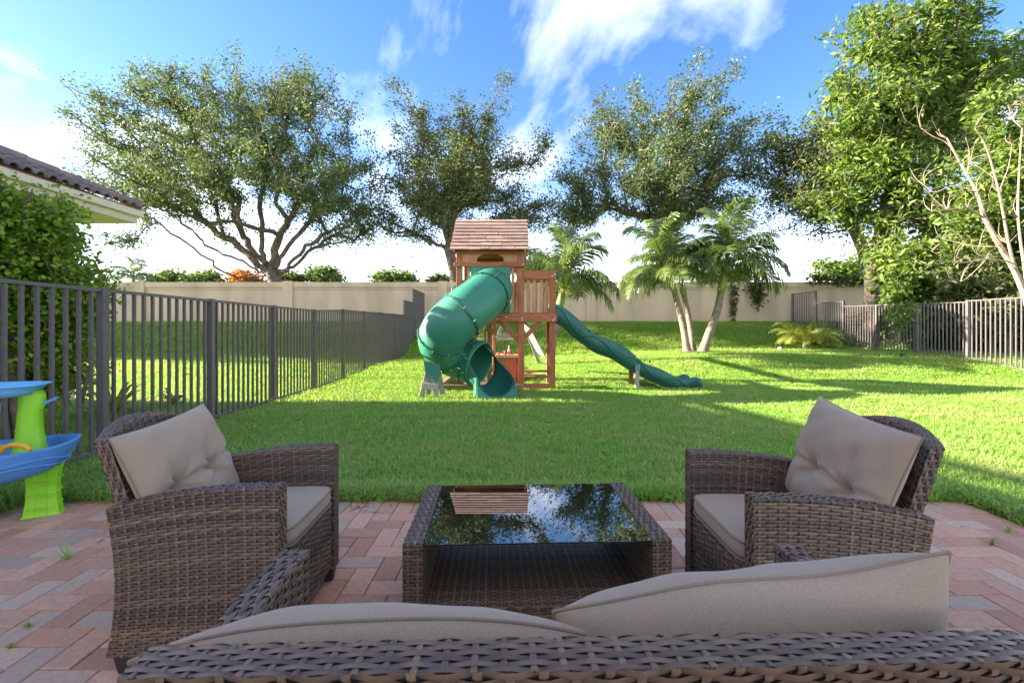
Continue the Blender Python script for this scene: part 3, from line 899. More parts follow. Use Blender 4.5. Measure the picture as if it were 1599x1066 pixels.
def strap_plant(name, label, base, n, L, w, lm, seed, group=None):
    rng = np.random.default_rng(seed)
    o = empty(name, base, label=label, cat='plant', group=group)
    V = []; F = []; T = []
    for k in range(n):
        az = rng.uniform(0, 2 * PI); el = rng.uniform(.5, 1.3); l = L * rng.uniform(.6, 1.1)
        d = np.array([math.cos(az), math.sin(az), 0]); s = np.array([-math.sin(az), math.cos(az), 0])
        m = 6; t0 = rng.random()
        for i in range(m):
            t = i / (m - 1)
            p = d * l * t * math.cos(el) + np.array([0, 0, l * (t * math.sin(el) - .45 * t * t)])
            ww = w * math.sin(PI * min(1, .12 + .88 * t)) * .5 + .001
            V += [p - s * ww, p + s * ww]; T += [t0, t0]
            if i:
                b = len(V) - 4; F.append([b, b + 1, b + 3, b + 2])
    link('leaf_clump', npmesh('leaf_clump', V, F, T), lm, o)
    return o
strap_plant('strap_leaf_plant', 'yellow-green strap-leaved plant by the foot of the neighbouring house', (-5.5, 6.2, gz(-5.5, 6.2)), 26, 1.0, .06, LF_fan, 3)
strap_plant('strap_leaf_plant', 'low yellow plant behind the fence near the tall shrub', (-5.2, 6.9, gz(-5.2, 6.9)), 20, .55, .05, LF_fan, 4)

# feather palms
def frond_mesh(rng, L, nl, ll, arch, droop):
    """rachis along +x, arching in xz; two-segment drooping leaflets"""
    V = []; F = []; T = []
    t0 = rng.uniform(0.15, 0.75)
    ts = np.linspace(0, 1, 12)
    def rp(t): return np.array([L * (t - 0.12 * t ** 3), 0, L * (arch * t - droop * t * t)])
    for i, t in enumerate(ts):
        p = rp(t); w = .016 * (1 - .8 * t) + .003
        V += [p + np.array([0, -w, 0]), p + np.array([0, w, 0]), p + np.array([0, 0, -w * 1.2])]; T += [.7] * 3
        if i:
            b = len(V) - 6
            for k in range(3): F.append([b + k, b + (k + 1) % 3, b + 3 + (k + 1) % 3, b + 3 + k])
    for i in range(nl):
        t = .14 + .86 * (i + .5) / nl
        p = rp(t); q = rp(min(t + .02, 1.0)); fw = (q - rp(t - .02)); fw /= np.linalg.norm(fw)
        up = np.array([-fw[2], 0, fw[0]])
        l0 = ll * (0.45 + .75 * math.sin(PI * min(1, .15 + .80 * t))) * rng.uniform(.85, 1.1)
        if t > .9: l0 *= .75
        for s in (-1, 1):
            d = np.array([0, s, 0]) * .85 + fw * (.45 + .35 * t) + up * rng.uniform(.10, .45)
            d /= np.linalg.norm(d)
            w = .013 * rng.uniform(.8, 1.2)
            wd = fw * w
            m1 = p + d * l0 * .45 + np.array([0, 0, -.04 * l0])
            m2 = p + d * l0 * .8 + np.array([0, 0, -.30 * l0 * rng.uniform(.7, 1.3)])
            m3 = p + d * l0 * .95 + np.array([0, 0, -.62 * l0 * rng.uniform(.7, 1.3)])
            b = len(V)
            V += [p - wd * .6, p + wd * .6, m1 - wd, m1 + wd, m2 - wd * .8, m2 + wd * .8, m3 - wd * .15, m3 + wd * .15]
            tt = np.clip(t0 + rng.uniform(-.2, .2), 0, 1); T += [tt] * 8
            for k in range(3): F.append([b + 2 * k, b + 2 * k + 1, b + 2 * k + 3, b + 2 * k + 2])
    return npmesh('frond', V, F, T)
_rng = np.random.default_rng(77)
FRONDS = [frond_mesh(_rng, 1.0, 40, .35, a, d) for (a, d) in ((.95, .72), (.75, .75), (.55, .68), (1.25, .75), (.42, .62))]
for me in FRONDS: me.materials.append(LF_palm)
def palm(label, base, pts, r0, r1, nf, Lf, seed, cs=0.9, group=None):
    rng = random.Random(seed)
    o = empty('palm_tree', base, label=label, cat='palm', group=group)
    B = Vector(base)
    c = catmull([Vector(p) - B for p in pts], 8)
    n = len(c)
    rad = [(r0 * (1.35 - .35 * min(1, i / (n * .18))) + (r1 - r0) * i / (n - 1)) * (1 + .035 * (i % 2)) for i in range(n)]
    MB().tube(c, rad, 12).build('trunk', M_palmtrunk, o, smooth=True)
    top = Vector(c[-1]); d = (Vector(c[-1]) - Vector(c[-3])).normalized()
    prof = [(0, r1 * 1.12), (.12, r1 * 1.32), (.3, r1 * 1.25), (.65, r1 * .9), (.9, r1 * .62), (1, r1 * .4)]
    MB().tube([top + d * (cs * t - .02) for t, _ in prof], [r for _, r in prof], 12).build('crownshaft', M_crownshaft, o, smooth=True)
    q = d.to_track_quat('Z', 'Y').to_matrix().to_4x4()
    for k in range(nf):
        t = k / nf
        az = k * 2.399 + rng.uniform(-.2, .2)
        kind = 3 if t > .82 else (0 if t > .6 else (1 if t > .35 else (2 if t > .15 else 4)))
        ob = bpy.data.objects.new('frond', FRONDS[kind]); COL.objects.link(ob); ob.parent = o
        s = Lf * rng.uniform(.85, 1.1)
        tilt = -R(50) * max(0, t - .55) / .45
        p = top + d * (cs * (.82 + .18 * t))
        ob.matrix_local = Matrix.Translation(p) @ q @ Matrix.Rotation(az, 4, 'Z') @ Matrix.Rotation(tilt, 4, 'Y') @ Matrix.Rotation(rng.uniform(-.3, .3), 4, 'X') @ Matrix.Scale(s, 4)
    return o
PG = 'feather palms on the bank'
Dp = 14.2
def pbase(px, D): 
    x = (px - 799.5) / F_PX * D
    return (x, D, gz(x, D) - .03)
pb = pbase(1074, Dp); palm('left leaning palm of the three by the right bank', pb, [pb, tuple(pw(1066, 505, Dp)), tuple(pw(1052, 452, Dp))], .115, .085, 18, 1.62, 1, .68, PG)
pb = pbase(1082, Dp + .25); palm('slim upright middle palm of the three by the right bank', pb, [pb, tuple(pw(1078, 510, Dp + .25)), tuple(pw(1068, 460, Dp + .25))], .105, .075, 14, 1.5, 2, .7, PG)
pb = pbase(1096, Dp - .15); palm('thick right palm of the three, leaning right beside the bank', pb, [pb, tuple(pw(1107, 520, Dp - .15)), tuple(pw(1120, 485, Dp - .15)), tuple(pw(1126, 455, Dp - .15))], .14, .10, 19, 1.75, 3, .95, PG)
pb = pbase(858, 12.6); palm('palm with a pale fruiting stem standing behind the playset balcony', pb, [pb, tuple(pw(866, 520, 12.6)), tuple(pw(874, 478, 12.6))], .11, .085, 17, 1.6, 5, .75, PG)
# flower sprays under that palm's crown
def sprays():
    rng = np.random.default_rng(9)
    p = pw(884, 440, 12.4)
    o = empty('palm_blossom', tuple(p), label='pale yellow-green blossom strings hanging from the palm by the balcony', cat='blossom')
    N = 1500
    t = rng.uniform(0, 1, N); k = rng.integers(0, 22, N)
    az = k * 2.399; rr = .10 + .22 * ((k * 37) % 10) / 10
    x = np.cos(az) * rr * np.sqrt(t); y = np.sin(az) * rr * np.sqrt(t); z = .55 - 1.15 * t + .25 * np.sqrt(t)
    c = np.stack([x, y, z], 1) + rng.normal(size=(N, 3)) * .015
    V, F, T = leaves(c, .05, .035, rng)
    link('blossom_strings', npmesh('blossom', V, F, T), leafmat('blossom', (.28, .33, .07), (.60, .62, .28), .3), o)
sprays()
def mulch_ring(label, x, y, r):
    n = 26; rng = random.Random(int(x * 10))
    z0 = lambda a, b: gz(a, b)
    mb = MB()
    P = np.zeros((4, n, 3))
    for i, f in enumerate((1.0, .8, .45, .02)):
        for k in range(n):
            a = 2 * PI * k / n; rr = r * f * (1 + .12 * math.sin(3 * a + x) + rng.uniform(-.05, .05))
            px_, py_ = x + rr * 1.3 * math.cos(a), y + rr * math.sin(a)
            P[i, k] = (px_ - x, py_ - y, gz(px_, py_) + (.0, .07, .10, .11)[i])
    mb.grid(P, wrapv=True)
    o = mb.build('mulch_ring', M_mulch, smooth=True); o.location = (x, y, 0)
    tag(o, label, 'mulch bed')
mulch_ring('brown mulch ring round the feet of the three leaning palms', (1085 - 799.5) / F_PX * Dp, Dp, .55)
# pygmy date palm by the stepped fence
def pygmy():
    D = 15.6; x = (1257 - 799.5) / F_PX * D; z = gz(x, D)
    o = empty('pygmy_palm', (x, D, z), label='low bushy yellow-green pygmy palm in front of the stepped fence', cat='palm')
    MB().tube([(0, 0, -.05), (0, 0, .25)], [.08, .07], 8).build('trunk', M_palmtrunk, o)
    r2 = np.random.default_rng(6)
    ms = [frond_mesh(r2, 1.0, 30, .20, a, d) for (a, d) in ((.9, .9), (.6, .8), (1.3, .9))]
    for m_ in ms: m_.materials.append(LF_fan)
    rg = random.Random(2)
    for k in range(22):
        ob = bpy.data.objects.new('frond', ms[k % 3]); COL.objects.link(ob); ob.parent = o
        ob.location = (0, 0, .25); ob.rotation_euler = (rg.uniform(-.2, .2), rg.uniform(-.5, .1), k * 2.399); ob.scale = (rg.uniform(1.0, 1.25),) * 3
    o2 = empty('cycad_shrub', (x + 1.0, D + .5, gz(x + 1, D + .5)), label='dark green low cycad beside the yellow pygmy palm', cat='shrub')
    m2 = [frond_mesh(r2, 1.0, 30, .16, a, d) for (a, d) in ((.9, .7), (.5, .6))]
    for m_ in m2: m_.materials.append(LF_palm)
    MB().tube([(0, 0, -.05), (0, 0, .2)], [.1, .08], 8).build('trunk', M_palmtrunk, o2)
    for k in range(18):
        ob = bpy.data.objects.new('frond', m2[k % 2]); COL.objects.link(ob); ob.parent = o2
        ob.location = (0, 0, .2); ob.rotation_euler = (rg.uniform(-.2, .2), rg.uniform(-.5, .1), k * 2.399); ob.scale = (rg.uniform(.7, .9),) * 3
    # a tiny distant palm over the wall at left
    c = pw(208, 440, 40); b = (c.x, 40, 1.0)
    palm('tiny distant palm over the wall beyond the left fence', b, [b, (c.x, 40, 3.0), (c.x, 40, 5.3)], .15, .12, 12, 1.9, 8, .6)
pygmy()
def sapling():
    D = 12.9; x = (1404 - 799.5) / F_PX * D; z = gz(x, D)
    make_tree('young_sapling', 'thin young sapling with sparse yellow leaves against the right fence', (x, D, z), [(x, D, z - .03), (x - .02, D, z + .4), (x, D, z + .75)],
              [(x, D, z + 1.15, .5, .4, .45)], 26, 240, .17, .055, LF_mango, M_crownshaft, 91, spread=.13, r_tip=.006, r_max=.018, step=.14, cat='sapling', along=1)
sapling()
def vines():
    specs = [('ivy trail hanging down the wall right of the leaning palms', 1180, 440, 1184, 472, 30, 700),
             ('thin ivy trail on the wall behind the leaning palms', 1146, 445, 1144, 500, 12, 260),
             ('ivy strip creeping along the wall top before the tall trunk', 1262, 436, 1400, 440, 18, 900),
             ('small ivy tuft on the wall beside the playset post', 706, 462, 707, 474, 6, 60)]
    for k, (lab, x0, y0, x1, y1, sp, n) in enumerate(specs):
        rng = np.random.default_rng(70 + k)
        D = WY - .22
        a = pw(x0, y0, D); b2 = pw(x1, y1, D)
        o = empty('wall_vine', tuple(a), label=lab, cat='vine')
        t = rng.beta(1, 1.2, n)
        s = sp / F_PX * D
        c = np.outer(1 - t, np.array(a)) + np.outer(t, np.array(b2))
        c[:, 0] += rng.normal(size=n) * s * .25 * (1 - .5 * t); c[:, 2] += rng.normal(size=n) * s * .25; c[:, 1] -= np.abs(rng.normal(size=n)) * .05
        V, F, T = leaves(c - np.array(a), .12, .09, rng)
        link('ivy_leaves', npmesh('ivy', V, F, T), LF_oak2, o)
vines()

# ------------------------------------------------------------------ playset
def playset():
    PY = 8.62                     # front face of the tower
    s = PY / F_PX
    def X(px): return (px - 799.5) * s
    def Z(py): return CAM_H - (py - 514.0) * s
    o = empty('wooden_playset', (X(790), PY + .6, 0), label='wooden playset tower with plank roof, green tube slide and wavy green slide', cat='playset')
    O = Vector(o.location)
    def L(p): return Vector(p) - O
    def wood(name, a, b, w, h, m=M_wood, up=(0, 0, 1), bev=.006):
        return MB().bar(L(a), L(b), w, h, up).build(name, m, o, bevel=bev)
    def post(x, y, z1, w=.115, m=M_wood, z0=-.05):
        return MB().box(L((x, y, (z0 + z1) / 2)), (w, w, z1 - z0)).build('post', m, o, bevel=.006)
    depth = 1.45
    xl, xr = X(717), X(814)       # tower posts
    yb = PY + depth
    for y in (PY + .06, yb):
        post(xl, y, 2.74); post(xr, y, 2.74)
    xb = X(862.5)
    post(xb, PY + .06, 2.32); post(xb, PY + .72, 2.32, m=M_wood)
    dz = 1.40
    # deck frame and deck boards
    wood('deck_beam', (xl - .06, PY - .02, dz), (xb + .06, PY - .02, dz), .045, .15, M_woodh)
    wood('deck_beam', (xl - .06, yb + .09, dz), (xr + .06, yb + .09, dz), .045, .15, M_woodh)
    wood('deck_beam', (xl - .08, PY + .004, dz), (xl - .08, yb + .06, dz), .045, .148)
    wood('deck_beam', (xb + .08, PY + .004, dz), (xb + .08, PY + .8, dz), .045, .148)
    nb = 11
    for i in range(nb):
        y = PY + .07 + (depth - .06) * i / (nb - 1)
        xe = xb if y < PY + .75 else xr
        MB().box(L(((xl + xe) / 2, y, dz + .092)), (xe - xl + .1, .115, .028)).build('deck_board', M_woodh, o, bevel=.003)
    # upper front: beam, arched fascia, side boards
    wood('top_rail', (xl - .09, PY - .03, Z(413)), (xr + .08, PY - .03, Z(413)), .05, .09, M_woodh)
    arch = MB()
    # arched board: outline with a segmental opening
    x0, x1 = xl + .06, xr - .06; z0, z1 = Z(409), Z(392) + .05
    cx = X(766); hw = .255; hh = .165
    xs = np.linspace(x0, x1, 41)
    for yy in (PY + .03, PY + .055):
        for i in range(40):
            a, b2 = xs[i], xs[i + 1]
            def lo(x):
                u = abs(x - cx) / hw
                return z0 if u > 1 else z0 + hh * math.sqrt(max(0, 1 - .72 * u * u)) 
            arch.add([L((a, yy, lo(a))), L((b2, yy, lo(b2))), L((b2, yy, z1)), L((a, yy, z1))], [[0, 1, 2, 3]])
    arch.build('arched_fascia', M_woodlt, o)
    MB().box(L((cx, yb - .02, (Z(410) + Z(388)) / 2)), (xr - xl - .12, .02, Z(388) - Z(410))).build('rear_fascia', M_wood, o)
    wood('eave_beam', (xl - .05, PY + .0, Z(394)), (xr + .05, PY + .0, Z(394)), .04, .07, M_woodh)
    wood('eave_beam', (xl - .05, yb + .06, Z(394)), (xr + .05, yb + .06, Z(394)), .04, .07, M_woodh)
    for px in (731.5, 801, 808.5):
        MB().box(L((X(px), PY + .03, (dz + .1 + Z(416)) / 2)), (.055, .03, Z(416) - dz - .1)).build('side_board', M_woodlt if px != 808.5 else M_wood, o, bevel=.003)
    # left wall of the tower: boards
    for i in range(8):
        y = PY + .2 + i * .155
        MB().box(L((xl - .02, y, (dz + .1 + 2.2) / 2)), (.022, .09, 2.2 - dz - .1)).build('wall_slat', M_woodlt, o, bevel=.003)
    wood('side_rail', (xl - .05, PY + .1, 2.2), (xl - .05, yb, 2.2), .035, .09)
    wood('side_rail', (xr + .02, PY + .75, 2.2), (xr + .02, yb, 2.2), .035, .09)
    for i in range(8):
        x = xl + .14 + i * (xr - xl - .28) / 7
        MB().box(L((x, yb + .03, (dz + .1 + 2.2) / 2)), (.09, .022, 2.2 - dz - .1)).build('wall_slat', M_wood, o, bevel=.003)
    # balcony rails and balusters
    wood('balcony_rail', (xr + .045, PY - .0, Z(429)), (xb + .075, PY - .0, Z(429)), .04, .165, M_woodh)
    for px in (825, 834, 846, 854):
        MB().box(L((X(px), PY + .045, (dz + .09 + Z(437)) / 2)), (.062, .022, Z(434) - dz - .09)).build('baluster', M_woodlt, o, bevel=.003)
    wood('balcony_rail', (xr + .06, PY + .76, Z(429)), (xb + .07, PY + .76, Z(429)), .04, .15, M_woodh)
    for i in range(3):
        MB().box(L((X(828 + i * 12), PY + .73, (dz + .09 + Z(437)) / 2)), (.062, .022, Z(434) - dz - .09)).build('baluster', M_woodlt, o, bevel=.003)
    # knee braces
    wood('brace', (xr - .42, PY + .05, dz - .07), (xr - .05, PY + .05, dz - .44), .04, .09)
    wood('brace', (xr + .05, PY + .05, dz - .40), (xr + .36, PY + .05, dz - .07), .04, .09)
    # ladder rungs between the right posts
    for py in (583, 592):
        wood('rung', (xr + .06, PY + .30, Z(py) + .02), (xb - .06, PY + .30, Z(py) + .02), .09, .035, M_woodh)
    # bolts
    for (px, py) in ((777, 497), (815, 497), (866, 497), (790, 495), (866, 429), (862, 431), (709, 413), (817, 413), (815, 500), (863, 500)):
        MB().tube([L((X(px), PY - .045, Z(py))), L((X(px), PY - .062, Z(py)))], .012, 8).build('bolt', M_bolt, o)
    # roof: two slopes, ridge left-right; front slope of lapped, split boards
    ridge = Vector((0, PY + depth / 2 + .04, 3.47)); eave_y = PY - .20; eave_z = Z(392) - .02
    rx0, rx1 = X(703) + .02, X(827) - .02
    rng = random.Random(12)
    nC = 9
    dirv = Vector((0, ridge.y - eave_y, ridge.z - eave_z)); SL = dirv.length; dirv.normalize()
    nrm = Vector((0, -dirv.z, dirv.y))
    def slope_piece(x, w, sa, ln, lift, sgn, name='roof_board'):
        a = Vector((x, 0, 0)); dv = Vector((0, dirv.y * sgn, dirv.z)); nv = Vector((0, -dirv.z * sgn, dirv.y))
        ey = eave_y if sgn > 0 else 2 * ridge.y - eave_y
        p0 = Vector((x, ey, eave_z)) + dv * sa + nv * (lift + .022)
        p1 = Vector((x, ey, eave_z)) + dv * (sa + ln) + nv * (lift - .004)
        MB().bar(L(p0), L(p1), w, .018, nv).build(name, M_shingle, o, bevel=.003)
    for c in range(nC):
        sa = SL * c / nC; ln = SL / nC * 1.25
        if c == nC - 1: ln = SL / nC
        x = rx0 + rng.uniform(-.006, .006)
        while x < rx1 - .01:
            w = rng.choice((.17, .24, .33)) if c < 4 else rng.choice((.45, .6, .75))
            w = min(w, rx1 - x)
            if rx1 - (x + w) < .08: w = rx1 - x
            slope_piece(x + w / 2, w - .004, sa, ln, rng.uniform(0, .004), 1)
            x += w
        slope_piece((rx0 + rx1) / 2, rx1 - rx0, sa, ln, 0, -1)
    for sx in (rx0 + .05, rx1 - .05):
        gab = MB()
        e1 = L((sx, eave_y + .08, eave_z + .0)); e2 = L((sx, 2 * ridge.y - eave_y - .08, eave_z + .0)); e3 = L((sx, ridge.y, ridge.z - .05))
        off = Vector((.018, 0, 0))
        gab.add([e1, e2, e3, e1 + off, e2 + off, e3 + off], [[0, 1, 2], [3, 5, 4], [0, 3, 4, 1], [1, 4, 5, 2], [2, 5, 3, 0]])
        gab.build('gable_board', M_shingle, o)
    # green entry panel with tube mouth
    pl_, pr_, pt, pbm = X(735), X(797), Z(416), Z(488)
    MB().box(L(((pl_ + pr_) / 2, PY - .02, (pt + pbm) / 2)), (pr_ - pl_, .03, pt - pbm)).build('slide_panel', M_green, o, bevel=.008)
    # tube slide
    path = catmull([(-.395, 8.62, 1.93), (-.41, 8.30, 1.90), (-.52, 7.93, 1.73), (-.80, 7.62, 1.47), (-1.08, 7.55, 1.20), (-1.20, 7.72, .97), (-1.07, 7.98, .76), (-.80, 8.02, .64), (-.56, 7.90, .56)], 10)
    Rt = .39
    body = empty('tube_slide', (0, 0, 0)); body.parent = o
    bpy.data.objects.remove(body)
    n = len(path)
    rad = [Rt * (1.0 + .06 * math.sin(PI * min(1, i / (n - 1) * 1.15))) for i in range(n)]
    tmb = MB().tube([L(p) for p in path], rad, 28, caps=False)
    tmb.v = list(tmb.v)
    tube = tmb.build('tube_slide', M_green, o, smooth=True)
    sol = tube.modifiers.new('wall', 'SOLIDIFY'); sol.thickness = .012; sol.offset = -1
    # flanged joints
    for f in (.02, .22, .40, .585, .74, .875, .985):
        i = min(n - 2, max(1, int(f * (n - 1))))
        d = Vector(path[i + 1] - path[i - 1]).normalized(); p = Vector(path[i])
        MB().tube([L(p - d * .022), L(p - d * .016), L(p + d * .016), L(p + d * .022)], [rad[i] * .99, rad[i] + .026, rad[i] + .026, rad[i] * .99], 28, caps=False).build('flange', M_greenseam, tube, smooth=False)
        ref = d.cross(Vector((0, 0, 1))).normalized(); up = ref.cross(d)
        for k in range(10):
            a = 2 * PI * k / 10 + .3
            q = p + (ref * math.cos(a) + up * math.sin(a)) * (rad[i] + .022)
            MB().tube([L(q - d * .026), L(q + d * .026)], .012, 6).build('bolt', M_bolt, tube)
    # lengthwise seams
    for (fa, fb, ang) in ((.03, .22, 2.2), (.22, .40, .15), (.40, .585, -.9), (.585, .74, .4), (.74, .875, .9), (.03, .22, 1.0)):
        pts = []
        for k in range(8):
            i = int((fa + (fb - fa) * k / 7) * (n - 1)); i = min(n - 2, max(1, i))
            d = Vector(path[i + 1] - path[i - 1]).normalized()
            ref = d.cross(Vector((0, 0, 1))).normalized(); up = ref.cross(d)
            pts.append(L(Vector(path[i]) + (ref * math.cos(ang) + up * math.sin(ang)) * (rad[i] + .004)))
        MB().tube(pts, .013, 6).build('seam', M_greenseam, tube, smooth=True)
    # exit chute: open trough that drops to the grass and faces right and towards us
    ex = catmull([(-.56, 7.90, .56), (-.42, 7.76, .47), (-.31, 7.60, .40), (-.255, 7.42, .37)], 6)
    P = np.zeros((len(ex), 21, 3))
    for i, p in enumerate(ex):
        d = Vector(ex[min(i + 1, len(ex) - 1)] - ex[max(i - 1, 0)]); d.z = 0; d.normalize()
        sd = d.cross(Vector((0, 0, 1)))
        t = i / (len(ex) - 1)
        op = R(-20) + (R(28)) * t      # wall opens more and more
        for k in range(21):
            a = PI + op + (PI - 2 * op) * k / 20
            q = Vector(p) + sd * math.cos(a) * (Rt - .01 - .08 * t) + Vector((0, 0, 1)) * math.sin(a) * (Rt - .06 * t)
            if t < .01: pass
            P[i, k] = L(q)
        if i == 0:
            for k in range(21):
                a = PI - R(85) + (PI + R(170)) * k / 20
                q = Vector(p) + sd * math.cos(a) * Rt + Vector((0, 0, 1)) * math.sin(a) * Rt
                P[i, k] = L(q)
    m2 = MB().grid(P)
    ch = m2.build('slide_exit', M_greend, o, smooth=True)
    sol = ch.modifiers.new('wall', 'SOLIDIFY'); sol.thickness = .016
    # front skirt of the chute: flat board with half-round cut-out
    i = len(ex) - 1
    d = Vector(ex[i] - ex[i - 1]); d.z = 0; d.normalize(); sd = d.cross(Vector((0, 0, 1)))
    Rt = .315
    sk = MB(); pc = Vector(ex[i]) + d * .005
    for k in range(24):
        def pt_(kk):
            a = PI + R(8) + (PI - 2 * R(8)) * kk / 24
            return pc + sd * math.cos(a) * Rt + Vector((0, 0, 1)) * math.sin(a) * Rt
        a0, a1 = pt_(k), pt_(k + 1)
        w0 = sd * (a0 - pc).dot(sd) * 1.06; w1 = sd * (a1 - pc).dot(sd) * 1.06
        b0 = pc + w0 + d * .10; b1 = pc + w1 + d * .10
        b0.z = b1.z = -.02
        sk.add([L(a0), L(a1), L(b1), L(b0)], [[0, 1, 2, 3]])
    for s2 in (-1, 1):
        t0 = pc + sd * s2 * Rt * .99; e0 = pc + sd * s2 * Rt * 1.06 + d * .10; r0 = pc + sd * s2 * Rt * 1.0 - d * .30
        t0.z = .37; e0.z = -.02; r1 = r0.copy(); r0.z = -.02; r1.z = .36
        sk.add([L(t0), L(e0), L(r0), L(r1)], [[0, 1, 2, 3]])
    sko = sk.build('exit_skirt', M_green, o)
    sol = sko.modifiers.new('wall', 'SOLIDIFY'); sol.thickness = .014
    # A-frame that carries the tube elbow
    by = 7.52
    for (xa, xb2, dy) in ((-1.53, -1.36, -.05), (-1.24, -1.33, -.05), (-1.46, -1.36, .22), (-1.18, -1.30, .22)):
        wood('support_leg', (xa, by + dy, -.03), (xb2, by + dy, .62), .085, .04, M_greywood, up=(0, 1, 0))
    wood('support_tie', (-1.50, by - .085, .25), (-1.22, by - .085, .22), .03, .10, M_greywood)
    br = MB()
    br.add([L(p) for p in ((-1.46, by - .10, .66), (-1.18, by - .10, .60), (-1.20, by - .10, .40), (-1.24, by - .10, .27), (-1.32, by - .10, .40), (-1.42, by - .10, .38))], [[0, 1, 2, 3, 4, 5]])
    bo = br.build('support_bracket', M_green, o); so_ = bo.modifiers.new('t', 'SOLIDIFY'); so_.thickness = .02
    # sandbox timbers
    wood('sandbox_timber', (-1.35, PY - .25, .10), (xr + .02, PY - .25, .10), .09, .10, M_sandwood)
    wood('sandbox_timber', (-1.35, PY - .25, .02), (xr + .06, PY - .25, .02), .10, .056, M_sandwood)
    wood('sandbox_timber', (xr - .05, PY + .0, .07), (xb + .05, PY + .0, .07), .09, .13, M_wood)
    wood('sandbox_timber', (-1.35, PY - .18, .09), (-1.35, yb, .09), .09, .14, M_sandwood)
    wood('sandbox_timber', (xl - .06, yb + .14, .09), (xb, yb + .14, .09), .09, .14, M_sandwood)
    # play counter under the deck
    MB().box(L(((X(775) + X(808)) / 2, PY + .33, Z(556))), (X(808) - X(772), .42, .035)).build('counter_top', M_woodlt, o, bevel=.004)
    MB().box(L(((X(777) + X(804)) / 2, PY + .20, (Z(559) + Z(604)) / 2)), (X(806) - X(770), .025, Z(559) - Z(604))).build('counter_panel', M_wood, o, bevel=.004)
    wood('counter_post', (X(770), PY + .55, 0), (X(770), PY + .55, dz - .08), .06, .06, M_woodlt, up=(0, 1, 0))
    wood('counter_post', (X(759), PY + 1.2, 0), (X(759), PY + 1.2, dz - .08), .10, .12, M_sandwood, up=(0, 1, 0))
    # climbing wall / steps planks at the back (seen between the posts)
    for i in range(5):
        MB().box(L((X(760), yb + .02, .3 + .2 * i)), (.28, .03, .17)).build('climb_plank', M_sandwood, o, bevel=.003)
    # swing beam leaving backwards with a slanted A-frame
    sy = yb + 2.5
    wood('swing_beam', (xr - .1, yb + .06, 2.18), (xr - .1, sy + .2, 2.18), .10, .14, M_woodh)
    g = gz(xr, sy)
    wood('swing_leg', (xr - .14, sy, 2.15), (xr + .62, sy + .1, g), .10, .07, M_greywood, up=(0, 1, 0))
    wood('swing_leg', (xr - .06, sy, 2.15), (xr - .95, sy + .1, g), .10, .07, M_greywood, up=(0, 1, 0))
    wood('swing_tie', (xr - .62, sy + .01, 1.0), (xr + .30, sy + .01, 1.0), .04, .09, M_greywood)
    # dark plank ramp leaning at the back (rock wall board)
    wood('climbing_board', (xr + .06, yb + .02, dz), (xr + .55, yb + .9, .55), .30, .03, M_greywood, up=(0, -.5, 1))
    wood('guard_rail', (xl, yb + .12, .95), (xr, yb + .12, .95), .03, .05, M_white)
    # safety handle (green) at the left post
    MB().tube(catmull([tuple(L((xl - .07, PY + .05, Z(446)))), tuple(L((xl - .13, PY + .02, Z(450)))), tuple(L((xl - .13, PY + .02, Z(460)))), tuple(L((xl - .07, PY + .05, Z(464))))], 5), .015, 8).build('grab_handle', M_green, o, smooth=True)
    # wavy slide
    Sy = 8.98; hw = .25
    def w2(px, py): 
        D = Sy - hw
        return ((px - 799.5) / F_PX * D, CAM_H - (py - 514) / F_PX * D)
    top = [w2(*q) for q in ((860, 472), (880, 480), (905, 500), (928, 521), (955, 531), (980, 545), (1005, 566), (1030, 575), (1055, 588), (1072, 592), (1082, 588), (1092, 591), (1096, 603))]
    bot = [w2(*q) for q in ((860, 498), (880, 508), (904, 529), (930, 548), (956, 558), (981, 574), (1003, 586), (1028, 597), (1051, 606), (1070, 608), (1082, 608), (1092, 608), (1096, 607.5))]
    T2 = catmull([(a, b3, 0) for a, b3 in top], 6); B2 = catmull([(a, b3, 0) for a, b3 in bot], 6)
    n = len(T2)
    prof = []
    P = np.zeros((n, 12, 3))
    for i in range(n):
        tx, tz = T2[i][:2]; bx, bz = B2[i][:2]
        dz2 = max(tz - bz, .012)
        rows = [(-hw - .03, .50, 0), (-hw - .045, .95, 0), (-hw - .02, 1.0, 0), (-hw + .02, .95, 0), (-hw + .05, .45, 0), (-hw + .12, .28, 0),
                (hw - .12, .28, 0), (hw - .05, .45, 0), (hw - .02, .95, 0), (hw + .02, 1.0, 0), (hw + .045, .95, 0), (hw + .03, .50, 0)]
        for k, (yo, f, _) in enumerate(rows):
            x = bx + (tx - bx) * f
            P[i, k] = L((x, Sy + yo, bz + dz2 * f))
    Pf = np.zeros((n, 14, 3)); Pf[:, 1:13] = P
    for i in range(n):
        bx, bz = B2[i][:2]
        Pf[i, 0] = L((bx, Sy - hw - .022, bz)); Pf[i, 13] = L((bx, Sy + hw + .022, bz))
    ws = MB().grid(Pf).build('wave_slide', M_greend, o, smooth=True)
    so_ = ws.modifiers.new('t', 'SOLIDIFY'); so_.thickness = .014; so_.offset = -1
    # moulded ridge along the side and dark lower lip
    rid = [L((B2[i][0] + (T2[i][0] - B2[i][0]) * f, Sy - hw - .040, B2[i][1] + (T2[i][1] - B2[i][1]) * f)) for i in range(2, n - 8) for f in [.55 + .28 * math.sin(i * .42)]]
    MB().tube(rid, .014, 6).build('side_ridge', M_greend, ws, smooth=True)
    low = [L((B2[i][0], Sy - hw + .0, B2[i][1] - .012)) for i in range(0, n - 10)]
    MB().tube(low, .027, 6).build('lower_lip', M_black, ws, smooth=True)
    for (px, py) in ((920, 516), (1014, 564)):
        x, z = w2(px, py)
        MB().tube([L((x, Sy - hw - .035, z)), L((x, Sy - hw - .055, z - .004))], .022, 10).build('dimple_plug', M_greenseam, ws)
